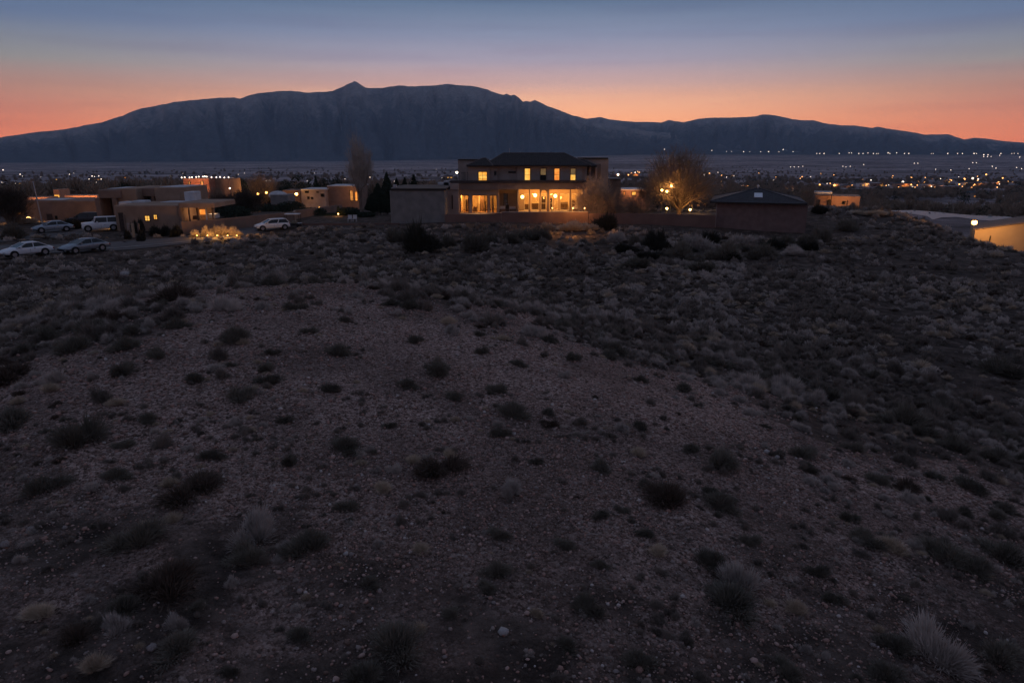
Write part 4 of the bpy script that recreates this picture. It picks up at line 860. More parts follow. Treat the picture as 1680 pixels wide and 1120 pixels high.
# ------------------------------------------------------------------ cars
def loft(sections, name, mat, par, smooth=True):
    """sections: list of (x, [(y,z)...]) closed rings"""
    m = MB(); n_ = len(sections[0][1])
    for x_, ring in sections: m.v += [(x_, a, b_) for a, b_ in ring]
    for i in range(len(sections)-1):
        for j in range(n_): m.f.append((i*n_+j, i*n_+(j+1) % n_, (i+1)*n_+(j+1) % n_, (i+1)*n_+j))
    m.f.append(tuple(range(n_-1, -1, -1))); m.f.append(tuple((len(sections)-1)*n_+i for i in range(n_)))
    return m.build(name, mat, par, smooth)
def make_car(name, label, loc, rot, paint, L_=4.7, W=1.8, style='sedan', cat='car', group='parked cars'):
    root = empty(name, (0,0,0), label, cat, group); h_ = W/2
    if style == 'sedan': top = [(-2.35,.62),(-2.28,.78),(-1.95,.93),(-1.4,1.0),(-.9,1.0),(1.0,.97),(1.25,.93),(1.9,.80),(2.25,.66),(2.35,.52)]; roofp = (-1.75, -.95, .15, 1.15, 1.43)
    elif style == 'hatch': top = [(-2.1,.7),(-2.05,.95),(-1.7,1.0),(-1.0,1.0),(0,1.0),(.9,.99),(1.2,.95),(1.7,.84),(2.05,.7),(2.12,.5)]; roofp = (-2.0, -1.65, .2, 1.15, 1.5)
    elif style == 'jeep': top = [(-2.1,.95),(-2.08,1.15),(-1.5,1.18),(-1,1.18),(0,1.18),(.7,1.18),(.85,1.16),(1.6,1.12),(2.0,1.08),(2.05,.8)]; roofp = (-2.05, -1.98, .45, .72, 1.85)
    else: top = [(-2.3,.8),(-2.25,1.0),(-1.8,1.08),(-1.2,1.08),(0,1.07),(.9,1.05),(1.2,1.0),(1.8,.9),(2.2,.75),(2.3,.6)]; roofp = (-2.15, -1.8, .25, 1.2, 1.68)
    secs = []
    for x_, zt_ in top:
        e_ = abs(x_)/2.35; w_ = h_*(1-.10*e_**4); sl = .30 + .10*e_**5
        secs.append((x_, [(-w_*.93, sl), (-w_, sl+.15), (-w_, zt_-.22), (-w_*.95, zt_-.06), (-w_*.75, zt_), (w_*.75, zt_), (w_*.95, zt_-.06), (w_, zt_-.22), (w_, sl+.15), (w_*.93, sl)]))
    body = loft(secs, 'body', paint, root)
    b0, r0, r1, b1, rz = roofp; zb_ = max(q[1] for q in top)-.06
    m = MB(); wb, wt = h_*.93, h_*.74
    lo_ = [(b0,-wb,zb_),(b1,-wb,zb_-.02),(b1,wb,zb_-.02),(b0,wb,zb_)]; hi_ = [(r0,-wt,rz-.06),(r1,-wt,rz-.06),(r1,wt,rz-.06),(r0,wt,rz-.06)]
    for i in range(4): j = (i+1) % 4; m.quad(lo_[i], lo_[j], hi_[j], hi_[i])
    m.poly(hi_); m.build('windows', 'glass', root)
    loft([(r0-.06, [(-wt-.02, rz-.10), (-wt-.02, rz-.07), (0, rz-.05), (wt+.02, rz-.07), (wt+.02, rz-.10)]), (r0+.2, [(-wt-.03, rz-.09), (-wt-.01, rz-.03), (0, rz+.01), (wt+.01, rz-.03), (wt+.03, rz-.09)]), (r1-.2, [(-wt-.03, rz-.09), (-wt-.01, rz-.03), (0, rz+.01), (wt+.01, rz-.03), (wt+.03, rz-.09)]), (r1+.08, [(-wt-.02, rz-.12), (-wt-.02, rz-.09), (0, rz-.07), (wt+.02, rz-.09), (wt+.02, rz-.12)])], 'roof', paint, root)
    for s_ in (-1, 1):
        for (xa, za, xb_, zb2) in ((b0, zb_, r0, rz-.06), (b1, zb_-.02, r1, rz-.06), ((b0+b1)/2-.1, zb_, (r0+r1)/2-.05, rz-.06)):
            MB().tube((xa, s_*wb, za), (xb_, s_*(wt+.01), zb2), .045, .04, 5).build('pillar', paint, root)
        bx('door_seam', 'metal_dark', root, -.06, -.045, s_*(h_+.004), s_*(h_-.02), .42, zb_-.14)
        bx('door_handle', 'metal_dark', root, -.55, -.38, s_*(h_+.02), s_*(h_-.03), .78, .81)
        bx('side_mirror', paint, root, b1-.45, b1-.3, s_*(h_+.16), s_*(h_-.08), zb_+.02, zb_+.15)
        fx_ = top[-2][0]; bx('headlight', 'headlamp', root, fx_-.28, fx_+.05, s_*h_*.88, s_*h_*.52, top[-2][1]-.13, top[-2][1]-.01)
        rx_ = top[1][0]; bx('taillight', 'taillamp', root, rx_-.04, rx_+.1, s_*h_*.93, s_*h_*.6, top[1][1]-.2, top[1][1]-.06)
        for xw in (1.42, -1.38):
            wr = .33 if style in ('sedan', 'hatch') else .38
            MB().tube((xw, s_*(h_+.006), wr+.02), (xw, s_*(h_-.1), wr+.02), wr+.07, wr+.07, 18).build('wheel_arch', 'tyre', root)
            wh = MB().tube((xw, s_*(h_+.015), wr), (xw, s_*(h_-.22), wr), wr, wr, 18).build('wheel', 'tyre', root)
            MB().tube((xw, s_*(h_+.022), wr), (xw, s_*(h_-.1), wr), wr*.64, wr*.6, 12).build('rim', 'rim', wh)
    bx('front_bumper', 'metal_dark', root, top[-1][0]-.05, top[-1][0]+.03, -h_*.6, h_*.6, .33, .46)
    k = L_/4.7 if style == 'sedan' else 1.0
    root.location = (loc[0], loc[1], h1(*loc)+.08); root.rotation_euler = (0, 0, rot); root.scale = (k, .95, .95)
    for c in root.children: c.matrix_parent_inverse.identity()
    return root
def carpos(px, py): h = hit(px, py); return (h[0], h[1])
make_car('parked_car', 'white sedan parked nearest the dry brush at the road end', carpos(45, 421), R(236), 'paint_white', 4.4)
make_car('parked_car', 'grey blue sedan parked behind the white sedan on the road', carpos(140, 414), R(240), 'paint_silver', 4.5, 1.85)
make_car('parked_car', 'pale blue sedan facing the yellow yard lamp', carpos(88, 381), R(222), 'paint_blue_silver', 4.5)
make_car('parked_car', 'white boxy off road vehicle beside the adobe entry', carpos(166, 379), R(214), 'paint_white', 4.2, 1.85, 'jeep', 'off road vehicle')
make_car('parked_car', 'dark estate car half hidden behind the white off road vehicle', carpos(142, 368), R(185), 'paint_dark', 4.6, 1.85, 'suv')
make_car('parked_car', 'white hatchback parked below the long adobe wall', carpos(447, 378), R(215), 'paint_white', 4.3, 1.8, 'hatch')
# golf cart like utility buggy with white roof
bg_ = empty('utility_buggy', (0,0,0), 'small open buggy with a flat white roof beside the hatchback', 'buggy')
bx('chassis', 'paint_dark', bg_, -1.2, 1.2, -.6, .6, .3, .6); bx('roof', 'plastic_white', bg_, -1.0, .9, -.62, .62, 1.75, 1.83); bx('seat', 'leaf_dry', bg_, -.5, .1, -.55, .55, .6, .85)
for a in (-.95, .85):
    for b_ in (-.55, .55): MB().tube((a, b_, .55), (a, b_, 1.76), .025, .025, 5).build('roof_post', 'metal_dark', bg_)
for a in (-.8, .8):
    for b_ in (-.62, .62): MB().tube((a, b_, .25), (a, b_*.75, .25), .25, .25, 12).build('wheel', 'tyre', bg_)
p_ = carpos(481, 374); bg_.location = (p_[0], p_[1], h1(*p_)+.05); bg_.rotation_euler = (0,0,R(185))
for c in bg_.children: c.matrix_parent_inverse.identity()

# ------------------------------------------------------------------ trees
def round_tree(name, label, loc, height, width, seed, twigm='twig', n_tw=3500, tl=.9, wd=.03, stems=3, r0=.2, base=.12, group=None, clump=26, upb=0.0):
    rnd = random.Random(seed); root = empty('poplar_tree' if upb else name, loc, label, 'tree', group); tm = MB(); tw = MB(); X, Y, Z = loc; rx_ = width/2; cz = height*(base+1)/2; rz_ = height*(1-base)/2
    nodes = []
    st = [Vector((X + rnd.gauss(0,.12)*(stems > 1), Y + rnd.gauss(0,.12)*(stems > 1), Z-.2)) for _ in range(stems)]
    for i in range(clump):
        a = rnd.uniform(0, 6.28); ph = rnd.uniform(-.5, 1.0)**1 * pi/2*.95; f_ = rnd.uniform(.55, .86)
        tgt = Vector((X + cos(a)*cos(ph)*rx_*f_, Y + sin(a)*cos(ph)*rx_*f_, Z + cz + sin(ph)*rz_*f_)); s_ = st[i % stems]; mid = s_.lerp(tgt, .45) + Vector((0,0,height*.07)) + Vector((rnd.gauss(0,.25), rnd.gauss(0,.25), 0))
        r1 = r0*rnd.uniform(.35, .6)
        fork = s_ + Vector((0,0,height*base*rnd.uniform(.8, 1.6))) + Vector((rnd.gauss(0,.1), rnd.gauss(0,.1), 0))
        tm.tube(s_, fork, r0*(.9 if i < stems else .5), r0*.6 if i < stems else r1, 6, False); tm.tube(fork, mid, r1, r1*.6, 5, False); tm.tube(mid, tgt, r1*.6, r1*.15, 4, False); nodes.append((mid, tgt))
        for _ in range(4):
            a0 = mid.lerp(tgt, rnd.uniform(0, .8)); e_ = a0 + Vector((rnd.gauss(0,1), rnd.gauss(0,1), rnd.gauss(.4,.8))).normalized()*rx_*rnd.uniform(.25,.5); tm.tube(a0, e_, r1*.3, r1*.08, 3, False); nodes.append((a0, e_))
    C0 = Vector((X, Y, Z+height*base))
    k = 0
    while k < n_tw:
        a0, e_ = nodes[rnd.randrange(len(nodes))]; p = a0.lerp(e_, rnd.uniform(.15, 1.05)) + Vector((rnd.gauss(0,1), rnd.gauss(0,1), rnd.gauss(0,1)))*rx_*.11
        q = ((p.x-X)/rx_)**2 + ((p.y-Y)/rx_)**2 + ((p.z-Z-cz)/rz_)**2
        if q > 1.05: continue
        dd = ((p-C0).normalized() + Vector((rnd.gauss(0,.45), rnd.gauss(0,.45), rnd.gauss(.15+upb,.4)))).normalized(); ln = tl*rnd.uniform(.5,1.2)*(1 if q < .8 else .6); sd = dd.cross(Vector((rnd.gauss(0,1), rnd.gauss(0,1), rnd.gauss(0,1)))).normalized()*wd*.5; e2 = p + dd*ln; n_ = len(tw.v)
        tw.v += [tuple(p-sd), tuple(p+sd), tuple(e2)]; tw.f.append((n_, n_+1, n_+2)); k += 1
        for _ in range(2):
            dd2 = (dd + Vector((rnd.gauss(0,.6), rnd.gauss(0,.6), rnd.gauss(0,.5)))).normalized(); b0 = p.lerp(e2, rnd.uniform(.3,.8)); e3 = b0 + dd2*ln*.5; n_ = len(tw.v); tw.v += [tuple(b0-sd*.7), tuple(b0+sd*.7), tuple(e3)]; tw.f.append((n_, n_+1, n_+2))
    tm.build('trunk', 'bark', root, True); tw.build('crown', twigm, root); return root
def at_tree(px, Y): x_ = xat(px, 350, Y); return (x_, Y, h1(x_, Y)-.1)
def hpx(py, Y, z0): return zat(py, Y)-z0
for px, Y, py, wpx, lab, kw in [
    (1113,104,234,138,'big round bare tree lit from below between house and casita', dict(n_tw=6000, wd=.042, stems=2, r0=.38, clump=46, tl=1.0)),
    (592,135,214,50,'tall slender bare poplar rising above the wall', dict(twigm='poplar', n_tw=3800, wd=.04, stems=7, r0=.17, base=.2, tl=1.5, clump=30, upb=1.6)),
    (1062,112,272,46,'smaller dim bare tree at the left shoulder of the round tree', dict(n_tw=1800, wd=.034, stems=2, r0=.12)),
    (1155,122,268,60,'pale faint bare tree at the right shoulder of the round tree', dict(n_tw=1500, wd=.03, stems=3, r0=.1)),
    (974,95.5,288,74,'twiggy patio tree lit orange beside the porch', dict(twigm='twig_pale', n_tw=4200, wd=.045, stems=5, r0=.06, base=.05, tl=.7, group='bare patio trees')),
    (1006,94.4,309,64,'dim twiggy tree just right of the orange lit patio tree', dict(n_tw=2600, wd=.03, stems=5, r0=.07, base=.05, group='bare patio trees')),
    (1045,99,321,70,'low spreading dim bush tree behind the dark wall', dict(n_tw=1800, wd=.028, stems=4, r0=.07, base=.05)),
    (14,96,300,78,'brown twiggy tree at the far left behind the cars', dict(twigm='twig_dark', n_tw=6500, wd=.04, stems=3, r0=.2, base=.05)),
    (431,170,279,56,'bare tree with orange lit trunk behind the evergreens', dict(n_tw=3800, wd=.055, stems=2, r0=.3)),
    (455,178,296,34,'small twiggy tree right of the orange lit tree', dict(n_tw=1500, wd=.05, stems=3, r0=.15)),
    (366,118,322,62,'dim rounded bare tree beside the adobe porch', dict(twigm='twig_dark', n_tw=4600, wd=.04, stems=3, r0=.15, base=.05)),
    (356,130,300,30,'slim bare tree in front of the brick building', dict(n_tw=1300, wd=.04, stems=3, r0=.12)),
    (405,122,313,66,'low grey thicket tree above the adobe wall', dict(twigm='twig_dark', n_tw=4800, wd=.04, stems=4, r0=.12, base=.05)),
    (1425,150,298,40,'bare tree beside the orange lit house', dict(n_tw=1500, wd=.04, stems=3, r0=.15)),
    (1322,126,296,60,'tall dim bare tree behind the casita roof', dict(n_tw=2200, wd=.034, stems=3, r0=.15)),
    (1195,128,296,50,'dim bare tree above the left casita eave', dict(n_tw=1700, wd=.034, stems=3, r0=.12))]:
    l = at_tree(px, Y); round_tree('bare_tree', lab, l, hpx(py, Y, l[2]), wpx/F*Y, int(px), **kw)
def leaf_blob(mb, c, rx_, ry_, rz_, n_, s_, rnd, shape='ell'):
    for _ in range(n_):
        while True:
            a, b_, d = rnd.uniform(-1,1), rnd.uniform(-1,1), rnd.uniform(-1,1)
            if a*a+b_*b_+d*d < 1: break
        q = math.sqrt(a*a+b_*b_+d*d) + 1e-6; k = q**.45/q if q > 0 else 1
        a, b_, d = a*k, b_*k, d*k
        if shape == 'cone': f_ = 1-.80*(d*.5+.5)**1.1; a *= f_; b_ *= f_
        p = Vector((c[0]+a*rx_, c[1]+b_*ry_, c[2]+d*rz_)); u = Vector((rnd.gauss(0,1), rnd.gauss(0,1), rnd.gauss(0,1))).normalized(); v_ = u.orthogonal().normalized(); w_ = s_*rnd.uniform(.6, 1.4)
        k_ = len(mb.v); mb.v += [tuple(p-u*w_), tuple(p+v_*w_*.5), tuple(p+u*w_)]; mb.f.append((k_, k_+1, k_+2))
def evergreen(loc, height, width, seed, label, shape='cone', n_=1500, s_=.2, group=None, name='juniper_tree'):
    rnd = random.Random(seed); root = empty(name, loc, label, 'tree', group); mb = MB()
    leaf_blob(mb, (loc[0], loc[1], loc[2]+height*.5), width/2, width/2, height*.5, n_, s_, rnd, shape)
    for _ in range(7):
        hh = rnd.uniform(.15,.7); aa = rnd.uniform(0, 6.28); rr_ = width*.32*(1-hh*.7); leaf_blob(mb, (loc[0]+cos(aa)*rr_, loc[1]+sin(aa)*rr_, loc[2]+height*hh), width*.22, width*.22, height*.16, n_//12, s_, rnd)
    MB().tube((loc[0], loc[1], loc[2]-.2), (loc[0], loc[1], loc[2]+height*.5), width*.06+.05, .04, 6).build('trunk', 'bark', root); mb.build('crown', 'needle', root); return root
EV = [(622,300,26,'leftmost'),(637,283,24,'tallest'),(653,292,16,'slim'),(666,291,16,'narrow'),(681,286,18,'rightmost'),(612,318,22,'low')]
for i, (px, py, wpx, wd_) in enumerate(EV):
    l = at_tree(px, 113+i % 3*2); evergreen(l, hpx(py, l[1], l[2]), wpx*.15, 30+i, f'{wd_} dark juniper in the row left of the grey wing', group='junipers by the grey wing', n_=2400, s_=.19)
for i, (px, py, wpx, Y, lb) in enumerate([(522,288,16,182,'pointed evergreen behind the pale block house'),(538,291,30,186,'round evergreen behind the pale block house'),(556,290,22,184,'dark evergreen left of the poplar top'),(400,293,26,165,'dark round evergreen left of the orange lit tree'),(385,300,14,160,'small pointed evergreen right of the brick tower'),(500,300,34,176,'broad low evergreen above the yard lamp'),(470,296,30,180,'low evergreen between the lit tree and pale house'),(575,296,30,182,'squat evergreen beside the poplar trunk'),(208,299,28,170,'black round tree above the adobe roof'),(512,345,44,118,'dark clipped bush below the pale block house'),(540,352,50,112,'dark broad bush with a garden lamp before it'),(430,335,60,130,'broad dark bush mass above the adobe wall'),(455,338,50,128,'dark bush right of the bush mass'),(600,348,30,108,'dark bush at the poplar foot'),(340,328,34,110,'dark bush right of the adobe porch roof'),(386,338,54,107,'broad dark bush above the lamplit hedge'),(478,330,46,120,'dark bush above the small buggy'),(508,341,54,113,'dark rounded bush under the pale block house windows'),(572,340,36,111,'dark bush left of the poplar base')]):
    if not wpx: continue
    l = at_tree(px, Y); hgt = hpx(py, Y, l[2]); evergreen(l, hgt, wpx*Y/1100, 60+i, lb, 'ell' if wpx > 20 else 'cone', 1300, .26 if Y > 150 else .18, name='evergreen_bush' if hgt < 4 else 'evergreen_tree')

# big shrubs near the walls
def big_bush(px, pyb, pyt, wpx, kind, label, seed):
    h = hit(px, pyb); x_, y_ = h[0], h[1]; z_ = h1(x_, y_); ff_ = project(x_, y_, z_)[2]; wid = wpx/F*ff_; hg = (pyb-pyt)/F*ff_*1.03
    V, Fc = shrub_mesh(seed, 'big', 2600 if kind != 'black' else 3800, .055/ max(wid, 1)*1.3)
    zz = max(v[2] for v in V); xx = max(abs(v[0]) for v in V)
    me = bpy.data.meshes.new('large_shrub'); me.from_pydata([(float(v[0])*wid/(2*xx), float(v[1])*wid/(2*xx), float(v[2])*hg/zz) for v in V], [], Fc)
    me.materials.append({'black': SM['thicket'], 'dark': SM['dark'], 'pale': SM['grass'], 'grey': SM['pale']}[kind]); o = bpy.data.objects.new('large_shrub', me); COL.objects.link(o)
    o.location = (x_, y_, z_-.05); tag(o, label, 'shrub', 'large shrubs along the garden walls'); return o
for i, q in enumerate([(700,412,350,92,'black','huge black shrub below the grey wing'),(650,396,366,44,'dark','dim shrub left of the huge black shrub'),(776,412,374,62,'dark','greenish shrub right of the huge black shrub'),(838,398,374,44,'dark','dim shrub below the dark porch bay'),(812,392,372,34,'dark','small dim shrub under the left porch windows'),(880,392,366,60,'dark','leggy shrub left of the glowing grass mound'),(930,377,356,66,'pale','glowing straw mound under the brightest porch bay'),(964,377,361,50,'pale','low glowing straw shrub under the patio tree'),(900,376,362,34,'pale','small glowing tuft against the lit garden wall'),(1004,376,363,50,'pale','faint orange tuft below the dim patio tree'),(990,376,340,50,'black','dark shrub in front of the patio trees'),(1078,410,366,56,'black','dark shrub below the dark wall'),(1110,424,382,70,'dark','grey topped shrub below the round tree'),(1145,410,374,62,'grey','bluish shrub between round tree and casita'),(1180,424,386,74,'dark','broad black shrub at the casita corner'),(1215,402,378,56,'grey','rounded grey shrub before the casita wall'),(1250,424,390,76,'dark','broad dark shrub below the casita'),(1285,404,378,52,'dark','dark shrub at the right of the casita wall'),(1322,404,376,48,'dark','dim shrub past the casita corner'),(1345,398,362,40,'dark','shrub on the slope right of the casita'),(1040,438,416,64,'dark','lone dark shrub in front of the dark wall'),(1150,444,424,66,'dark','lowest dark shrub below the casita corner'),(1390,378,352,56,'dark','shrub below the orange lit house'),(1425,352,340,70,'pale','pale feathery shrub on the slope crest'),(1350,350,332,40,'black','dark shrub left of the orange lit house')]):
    big_bush(*q, 200+i)
rt_ = random.Random(77); TH = sorted([(1012,398),(1030,412),(1052,402),(1066,424),(1096,404),(1122,414),(1138,430),(1160,398),(1172,412),(1200,426),(1228,412),(1268,408),(1300,418),(1330,410),(800,398),(740,404),(860,392)])
for i, (px, pyb) in enumerate(TH):
    big_bush(px, pyb, pyb-rt_.randint(16, 30), rt_.randint(34, 66), ['black', 'dark', 'black', 'grey'][i % 4] if px > 1000 else 'dark', f"ragged {['blackish', 'olive', 'blackish', 'greyish'][i % 4] if px > 1000 else 'olive'} shrub of the thicket below the garden walls, {ordinal(i+1)} from the left", 400+i)
for i, (px, py, pw) in enumerate([(905,388,34),(938,390,60),(968,388,30),(1006,387,22)]):  # ground lights added to brighten the grasses, whose light source is unseen
    h = hit(px, py); x_, y_ = h[0], h[1]; zg = h1(x_, y_); root = empty('garden_lamp', (x_, y_, zg), ['leftmost','second','third','rightmost'][i] + ' added low ground light among the glowing grasses below the porch', 'lamp', 'added ground lights below the porch')
    MB().tube((x_, y_, zg-.1), (x_, y_, zg+.22), .025, .025, 6).build('post', 'metal_dark', root); MB().tube((x_, y_-.05, zg+.2), (x_, y_+.09, zg+.27), .05, .06, 6).build('hood', 'metal_dark', root); MB().ball((x_, y_+.1, zg+.28), .035, 8, 6).build('globe', 'lamp_amber', root); point((x_, y_+.2, zg+.75), pw, (1,.42,.12), .08)
# garden plants by the adobe house
for i, q in enumerate([(40,367,346,46,'pale','golden lit shrub around the yard lamp'),(225,382,352,26,'black','dark shrub under the lit adobe windows'),(285,372,346,30,'black','dark shrub at the right end of the adobe front'),(262,386,364,44,'black','dark hedge shrub before the adobe front'),(292,388,362,30,'black','tall dark shrub beside the lamplit hedge'),(210,392,372,14,'black','slim dark cactus like plant by the gate'),(232,396,370,16,'black','dark upright yucca by the gate'),(120,376,352,34,'black','dark shrub between the blue sedan and the estate car'),(16,392,360,54,'dark','dark shrub at the far left verge')]):
    big_bush(*q, 300+i)
for i, (px, pyb, pyt, w_) in enumerate([(316,389,373,30),(334,388,367,30),(351,387,365,32),(369,386,364,32),(386,387,369,28)]):
    big_bush(px, pyb, pyt, w_, 'pale', ['leftmost','second from the left','middle','second from the right','rightmost'][i] + ' lamplit golden hedge shrub', 320+i)

# ------------------------------------------------------------------ lamps
def lamp_post(px, py, Y, label, power, mat='lamp_warm', r=.14, foot=None, group=None, name='garden_lamp', lightcol=(1,.46,.12), off=(0,-.3,0)):
    x_, _, z_ = pyloc(px, py, Y); zg = h1(x_, Y) if foot is None else foot
    if z_ < zg + .25: z_ = zg + .35
    root = empty(name, (x_, Y, zg), label, 'lamp', group)
    MB().tube((x_, Y, zg-.1), (x_, Y, z_-r*.8), .035, .03, 6).build('post', 'metal_dark', root)
    MB().tube((x_, Y, z_+r*.8), (x_, Y, z_+r*1.25), r*1.1, r*.4, 8).build('cap', 'metal_dark', root); MB().ball((x_, Y, z_), r, 10, 8).build('globe', mat, root)
    if power: point((x_+off[0], Y+off[1], z_+off[2]), power, lightcol, .1)
    return root
lamp_post(47, 358, 101, 'bright yellow yard lamp in front of the long low house', 900, r=.26); lamp_post(40, 362, 99, 'lower yard lamp beside the brightest one', 240, r=.12)
lamp_post(30, 366, 98.5, 'small yard lamp low in the dry brush', 30, r=.1)
lamp_post(188, 372, 91, 'yellow lamp at the adobe entry behind the off road vehicle', 60, r=.16)
for i, (px, pw) in enumerate([(325,50),(342,100),(358,120),(375,120),(390,80)]):
    h = hit(px, 391); x_, y_ = h[0], h[1]-.2; zg = h1(x_, y_); root = empty('garden_lamp', (x_, y_, zg), ['first','second','third','fourth','fifth'][i] + ' golden garden light from the left in the lamplit hedge', 'lamp', 'hedge lights')
    MB().tube((x_, y_, zg-.1), (x_, y_, zg+.3), .03, .03, 6).build('post', 'metal_dark', root); MB().ball((x_, y_, zg+.34), .06, 8, 6).build('globe', 'lamp_amber', root); point((x_, y_-.1, zg+.7), pw*.8, (1,.46,.10), .08)
for i, (px, py, Y, pw, q) in enumerate([(1102,305,101.5,160,'highest and brightest'),(1094,314,101.5,90,'middle'),(1086,312,101,60,'leftmost'),(1094,342,101,160,'lowest'),(1132,344,102,140,'rightmost')]): lamp_post(px, py, Y, q + ' yellow lamp glowing among the branches of the round tree', pw, 'lamp_warm', .16, group='lamps around the round tree')
point(pyloc(1142, 335, 110), 120, (1,.62,.25), .1, 'yard_light')
lamp_post(1598.5, 365, 94.5, 'dazzling orange lamp on a post beside the cream wall', 1100, 'lamp_flood', .34, name='street_lamp', off=(.3,-1.6,0))
lamp_post(486.5, 318.5, 166, 'orange yard lamp left of the pale block house', 240, 'lamp_amber', .35, off=(0,-.6,.3)); lamp_post(325, 315.5, 146.5, 'golden lamp in front of the red brick tower', 260, 'lamp_amber', .3, off=(0,-.3,.3))
lamp_post(377, 309, 150, 'small greenish white lamp right of the brick tower', 8, 'lamp_white', .16); lamp_post(588, 297, 140, 'orange double lamp against the poplar crown', 60, 'lamp_amber', .28)
lamp_post(607, 291, 150, 'tiny white lamp right of the poplar', 6, 'lamp_white', .1); lamp_post(749.5, 283, 118, 'white lamp left of the balcony', 10, 'lamp_white', .2); lamp_post(555, 352, 109.5, 'small lamp lighting the clipped conical tree', 45, 'lamp_warm', .1, off=(0,-.5,.2))
l = at_tree(555.5, 111); evergreen(l, hpx(337, 111, l[2]), .9, 90, 'slim conical tree lit orange by a garden lamp', 'cone', 500, .09)
lamp_post(524, 341, 122, 'faint orange lamp in the dark bushes', 50, 'lamp_amber', .16); lamp_post(423, 318, 160, 'orange lamp at the trunk of the lit tree', 320, 'lamp_amber', .25, off=(0,-.6,.8)); lamp_post(437, 316, 161, 'second orange lamp beneath the lit tree', 300, 'lamp_amber', .25, off=(0,-.6,.8))
lamp_post(1014, 286.5, 240, 'pinkish lamp right of the rear tower of the big house', 20, 'lamp_white', .35)
po = empty('utility_pole', (xat(61, 350, 98), 98, 0), 'thin pale pole in front of the long low house', 'pole'); x_ = xat(61, 320, 98)
MB().tube((x_, 98, h1(x_, 98)-.3), (x_-.25, 98, zat(297, 98)), .09, .06, 8).build('pole_shaft', 'metal_pale', po); MB().tube((x_-.45, 98, zat(299, 98)), (x_-.05, 98, zat(299, 98)), .03, .03, 5).build('crossarm', 'metal_pale', po)
# gate pillars, mailbox, white garden chairs
for i, (px, w_, mt) in enumerate([(211.5, 3.2, 'stucco_pink'), (218.5, 3.4, 'tan'), (228, 2.4, 'stucco_dark')]):
    Y = 82.5; x_ = xat(px, 385, Y); o = bx('gate_pillar', mt, None, x_-w_*.035, x_+w_*.035, Y, Y+.3, h1(x_, Y)-.2, zat(366.5, Y)); tag(o, ['pale','tan lamplit','dark'][i] + ' square gate pillar below the adobe front', 'pillar', 'gate pillars')
for i, (px, py) in enumerate([(574, 365), (582, 361), (1112, 0)]):
    if not py: continue
    Y = 99; x_, _, z_ = pyloc(px, py, Y); zg = h1(x_, Y); r_ = empty('garden_chair', (x_, Y, zg), ['white garden chair below the poplar, left one','white garden chair below the poplar, right one'][i], 'chair', 'white garden chairs')
    bx('seat', 'plastic_white', r_, x_-.28, x_+.28, Y-.28, Y+.28, zg+.42, zg+.47); bx('backrest', 'plastic_white', r_, x_-.28, x_+.28, Y+.24, Y+.28, zg+.47, zg+.95)
    for a in (-.25, .22):
        for b_ in (-.25, .22): bx('leg', 'plastic_white', r_, x_+a, x_+a+.04, Y+b_, Y+b_+.04, zg-.1, zg+.42)

# ------------------------------------------------------------------ other houses
def simple_house(name, label, Y, wallbox, mat, wins=(), dep=8, roof=None, zb=None, group=None, cat='house', bev=.1):
    px0, px1, py0, py1 = wallbox; xm = xat((px0+px1)/2, py1, Y); z_ = h1(xm, Y+3) if zb is None else zb; root = empty(name, (xm, Y, z_), label, cat, group)
    pbx('wall', mat, root, px0, px1, py0, py1, Y, dep, bev, zb=min(z_-1.5, zat(py1, Y)-.3))
    if roof: pbx('roof', roof, root, px0-.8, px1+.8, py0-1.2, py0, Y-.3, dep+.6)
    for (a, b_, c, d, g_) in wins: window(root, a, b_, c, d, Y-.02, g_, 'frame_dark', 1, 1, fw=.12)
    return root
# brick tower with a string of white bulbs on its parapet
bt = simple_house('brick_building', 'tall red brick building with white bulbs along its parapet', 150, (302, 345, 293, 335), 'brick', [(309, 312.5, 297, 304, 'lit_c'), (329, 334, 297, 305, 'lit_c')], 9)
pbx('side_wall', 'adobe_dark', bt, 345.2, 379, 293.5, 335, 153, 6, zb=-3); pbx('side_parapet', 'roof_white', bt, 345, 378, 291.6, 292.6, 154, 2)
for px, py in [(298,291.5),(303,291),(311,291.5),(315,291),(322,290.5),(326,290),(333,290),(336,289.5),(339,290),(347,291),(355,291),(361,290.5),(368,291.5),(375,291)]: 
    x_, _, z_ = pyloc(px, py, 149.6); MB().ball((x_, 149.6, z_), .12, 8, 6).build('parapet_bulb', 'lamp_white', bt)
point(pyloc(318, 300, 147), 420, (1,.42,.18), .2, 'facade_light')
simple_house('block_house', 'pale grey block house with dark windows', 168, (494, 535, 311.5, 334), 'stucco_pink', [(500,507,313,317,'glass'),(504,508,322,327,'glass'),(510,514,323,327,'glass'),(526,532,317.5,323,'glass'),(519,523,314,316.5,'glass')], 8, 'roof_white')
simple_house('small_adobe_house', 'small adobe house washed orange by the yard lamp', 170, (464, 493, 312, 334), 'adobe_dark', [], 8, None)
bh = simple_house('brown_block_house', 'long flat brown house left of the poplar with a lit corner', 170, (537, 591, 306, 334), 'adobe_dark', [(574,580,312,330,'lit_c'),(582,587,314,330,'lit_b')], 9, 'roof_white'); point(pyloc(579, 311, 167), 150, (1,.45,.15), .1, 'facade_light')
do = empty('domed_shed', (xat(456, 325, 140), 141, 0), 'pale shed with a curved grey roof below the lit tree', 'shed'); pbx('wall', 'stucco_grey', do, 444, 472, 320, 336, 140, 5); x_, _, z_ = pyloc(457, 320, 143); MB().ball((x_, 142.6, z_), 1.9, 14, 8, (1,.9,.45)).build('roof', 'roof_white', do)
simple_house('dark_shed', 'dark boxy shed right of the rear tower', 114, (1000, 1018.5, 294, 320), 'stucco_dark', [], 4, 'stucco_grey', cat='shed')
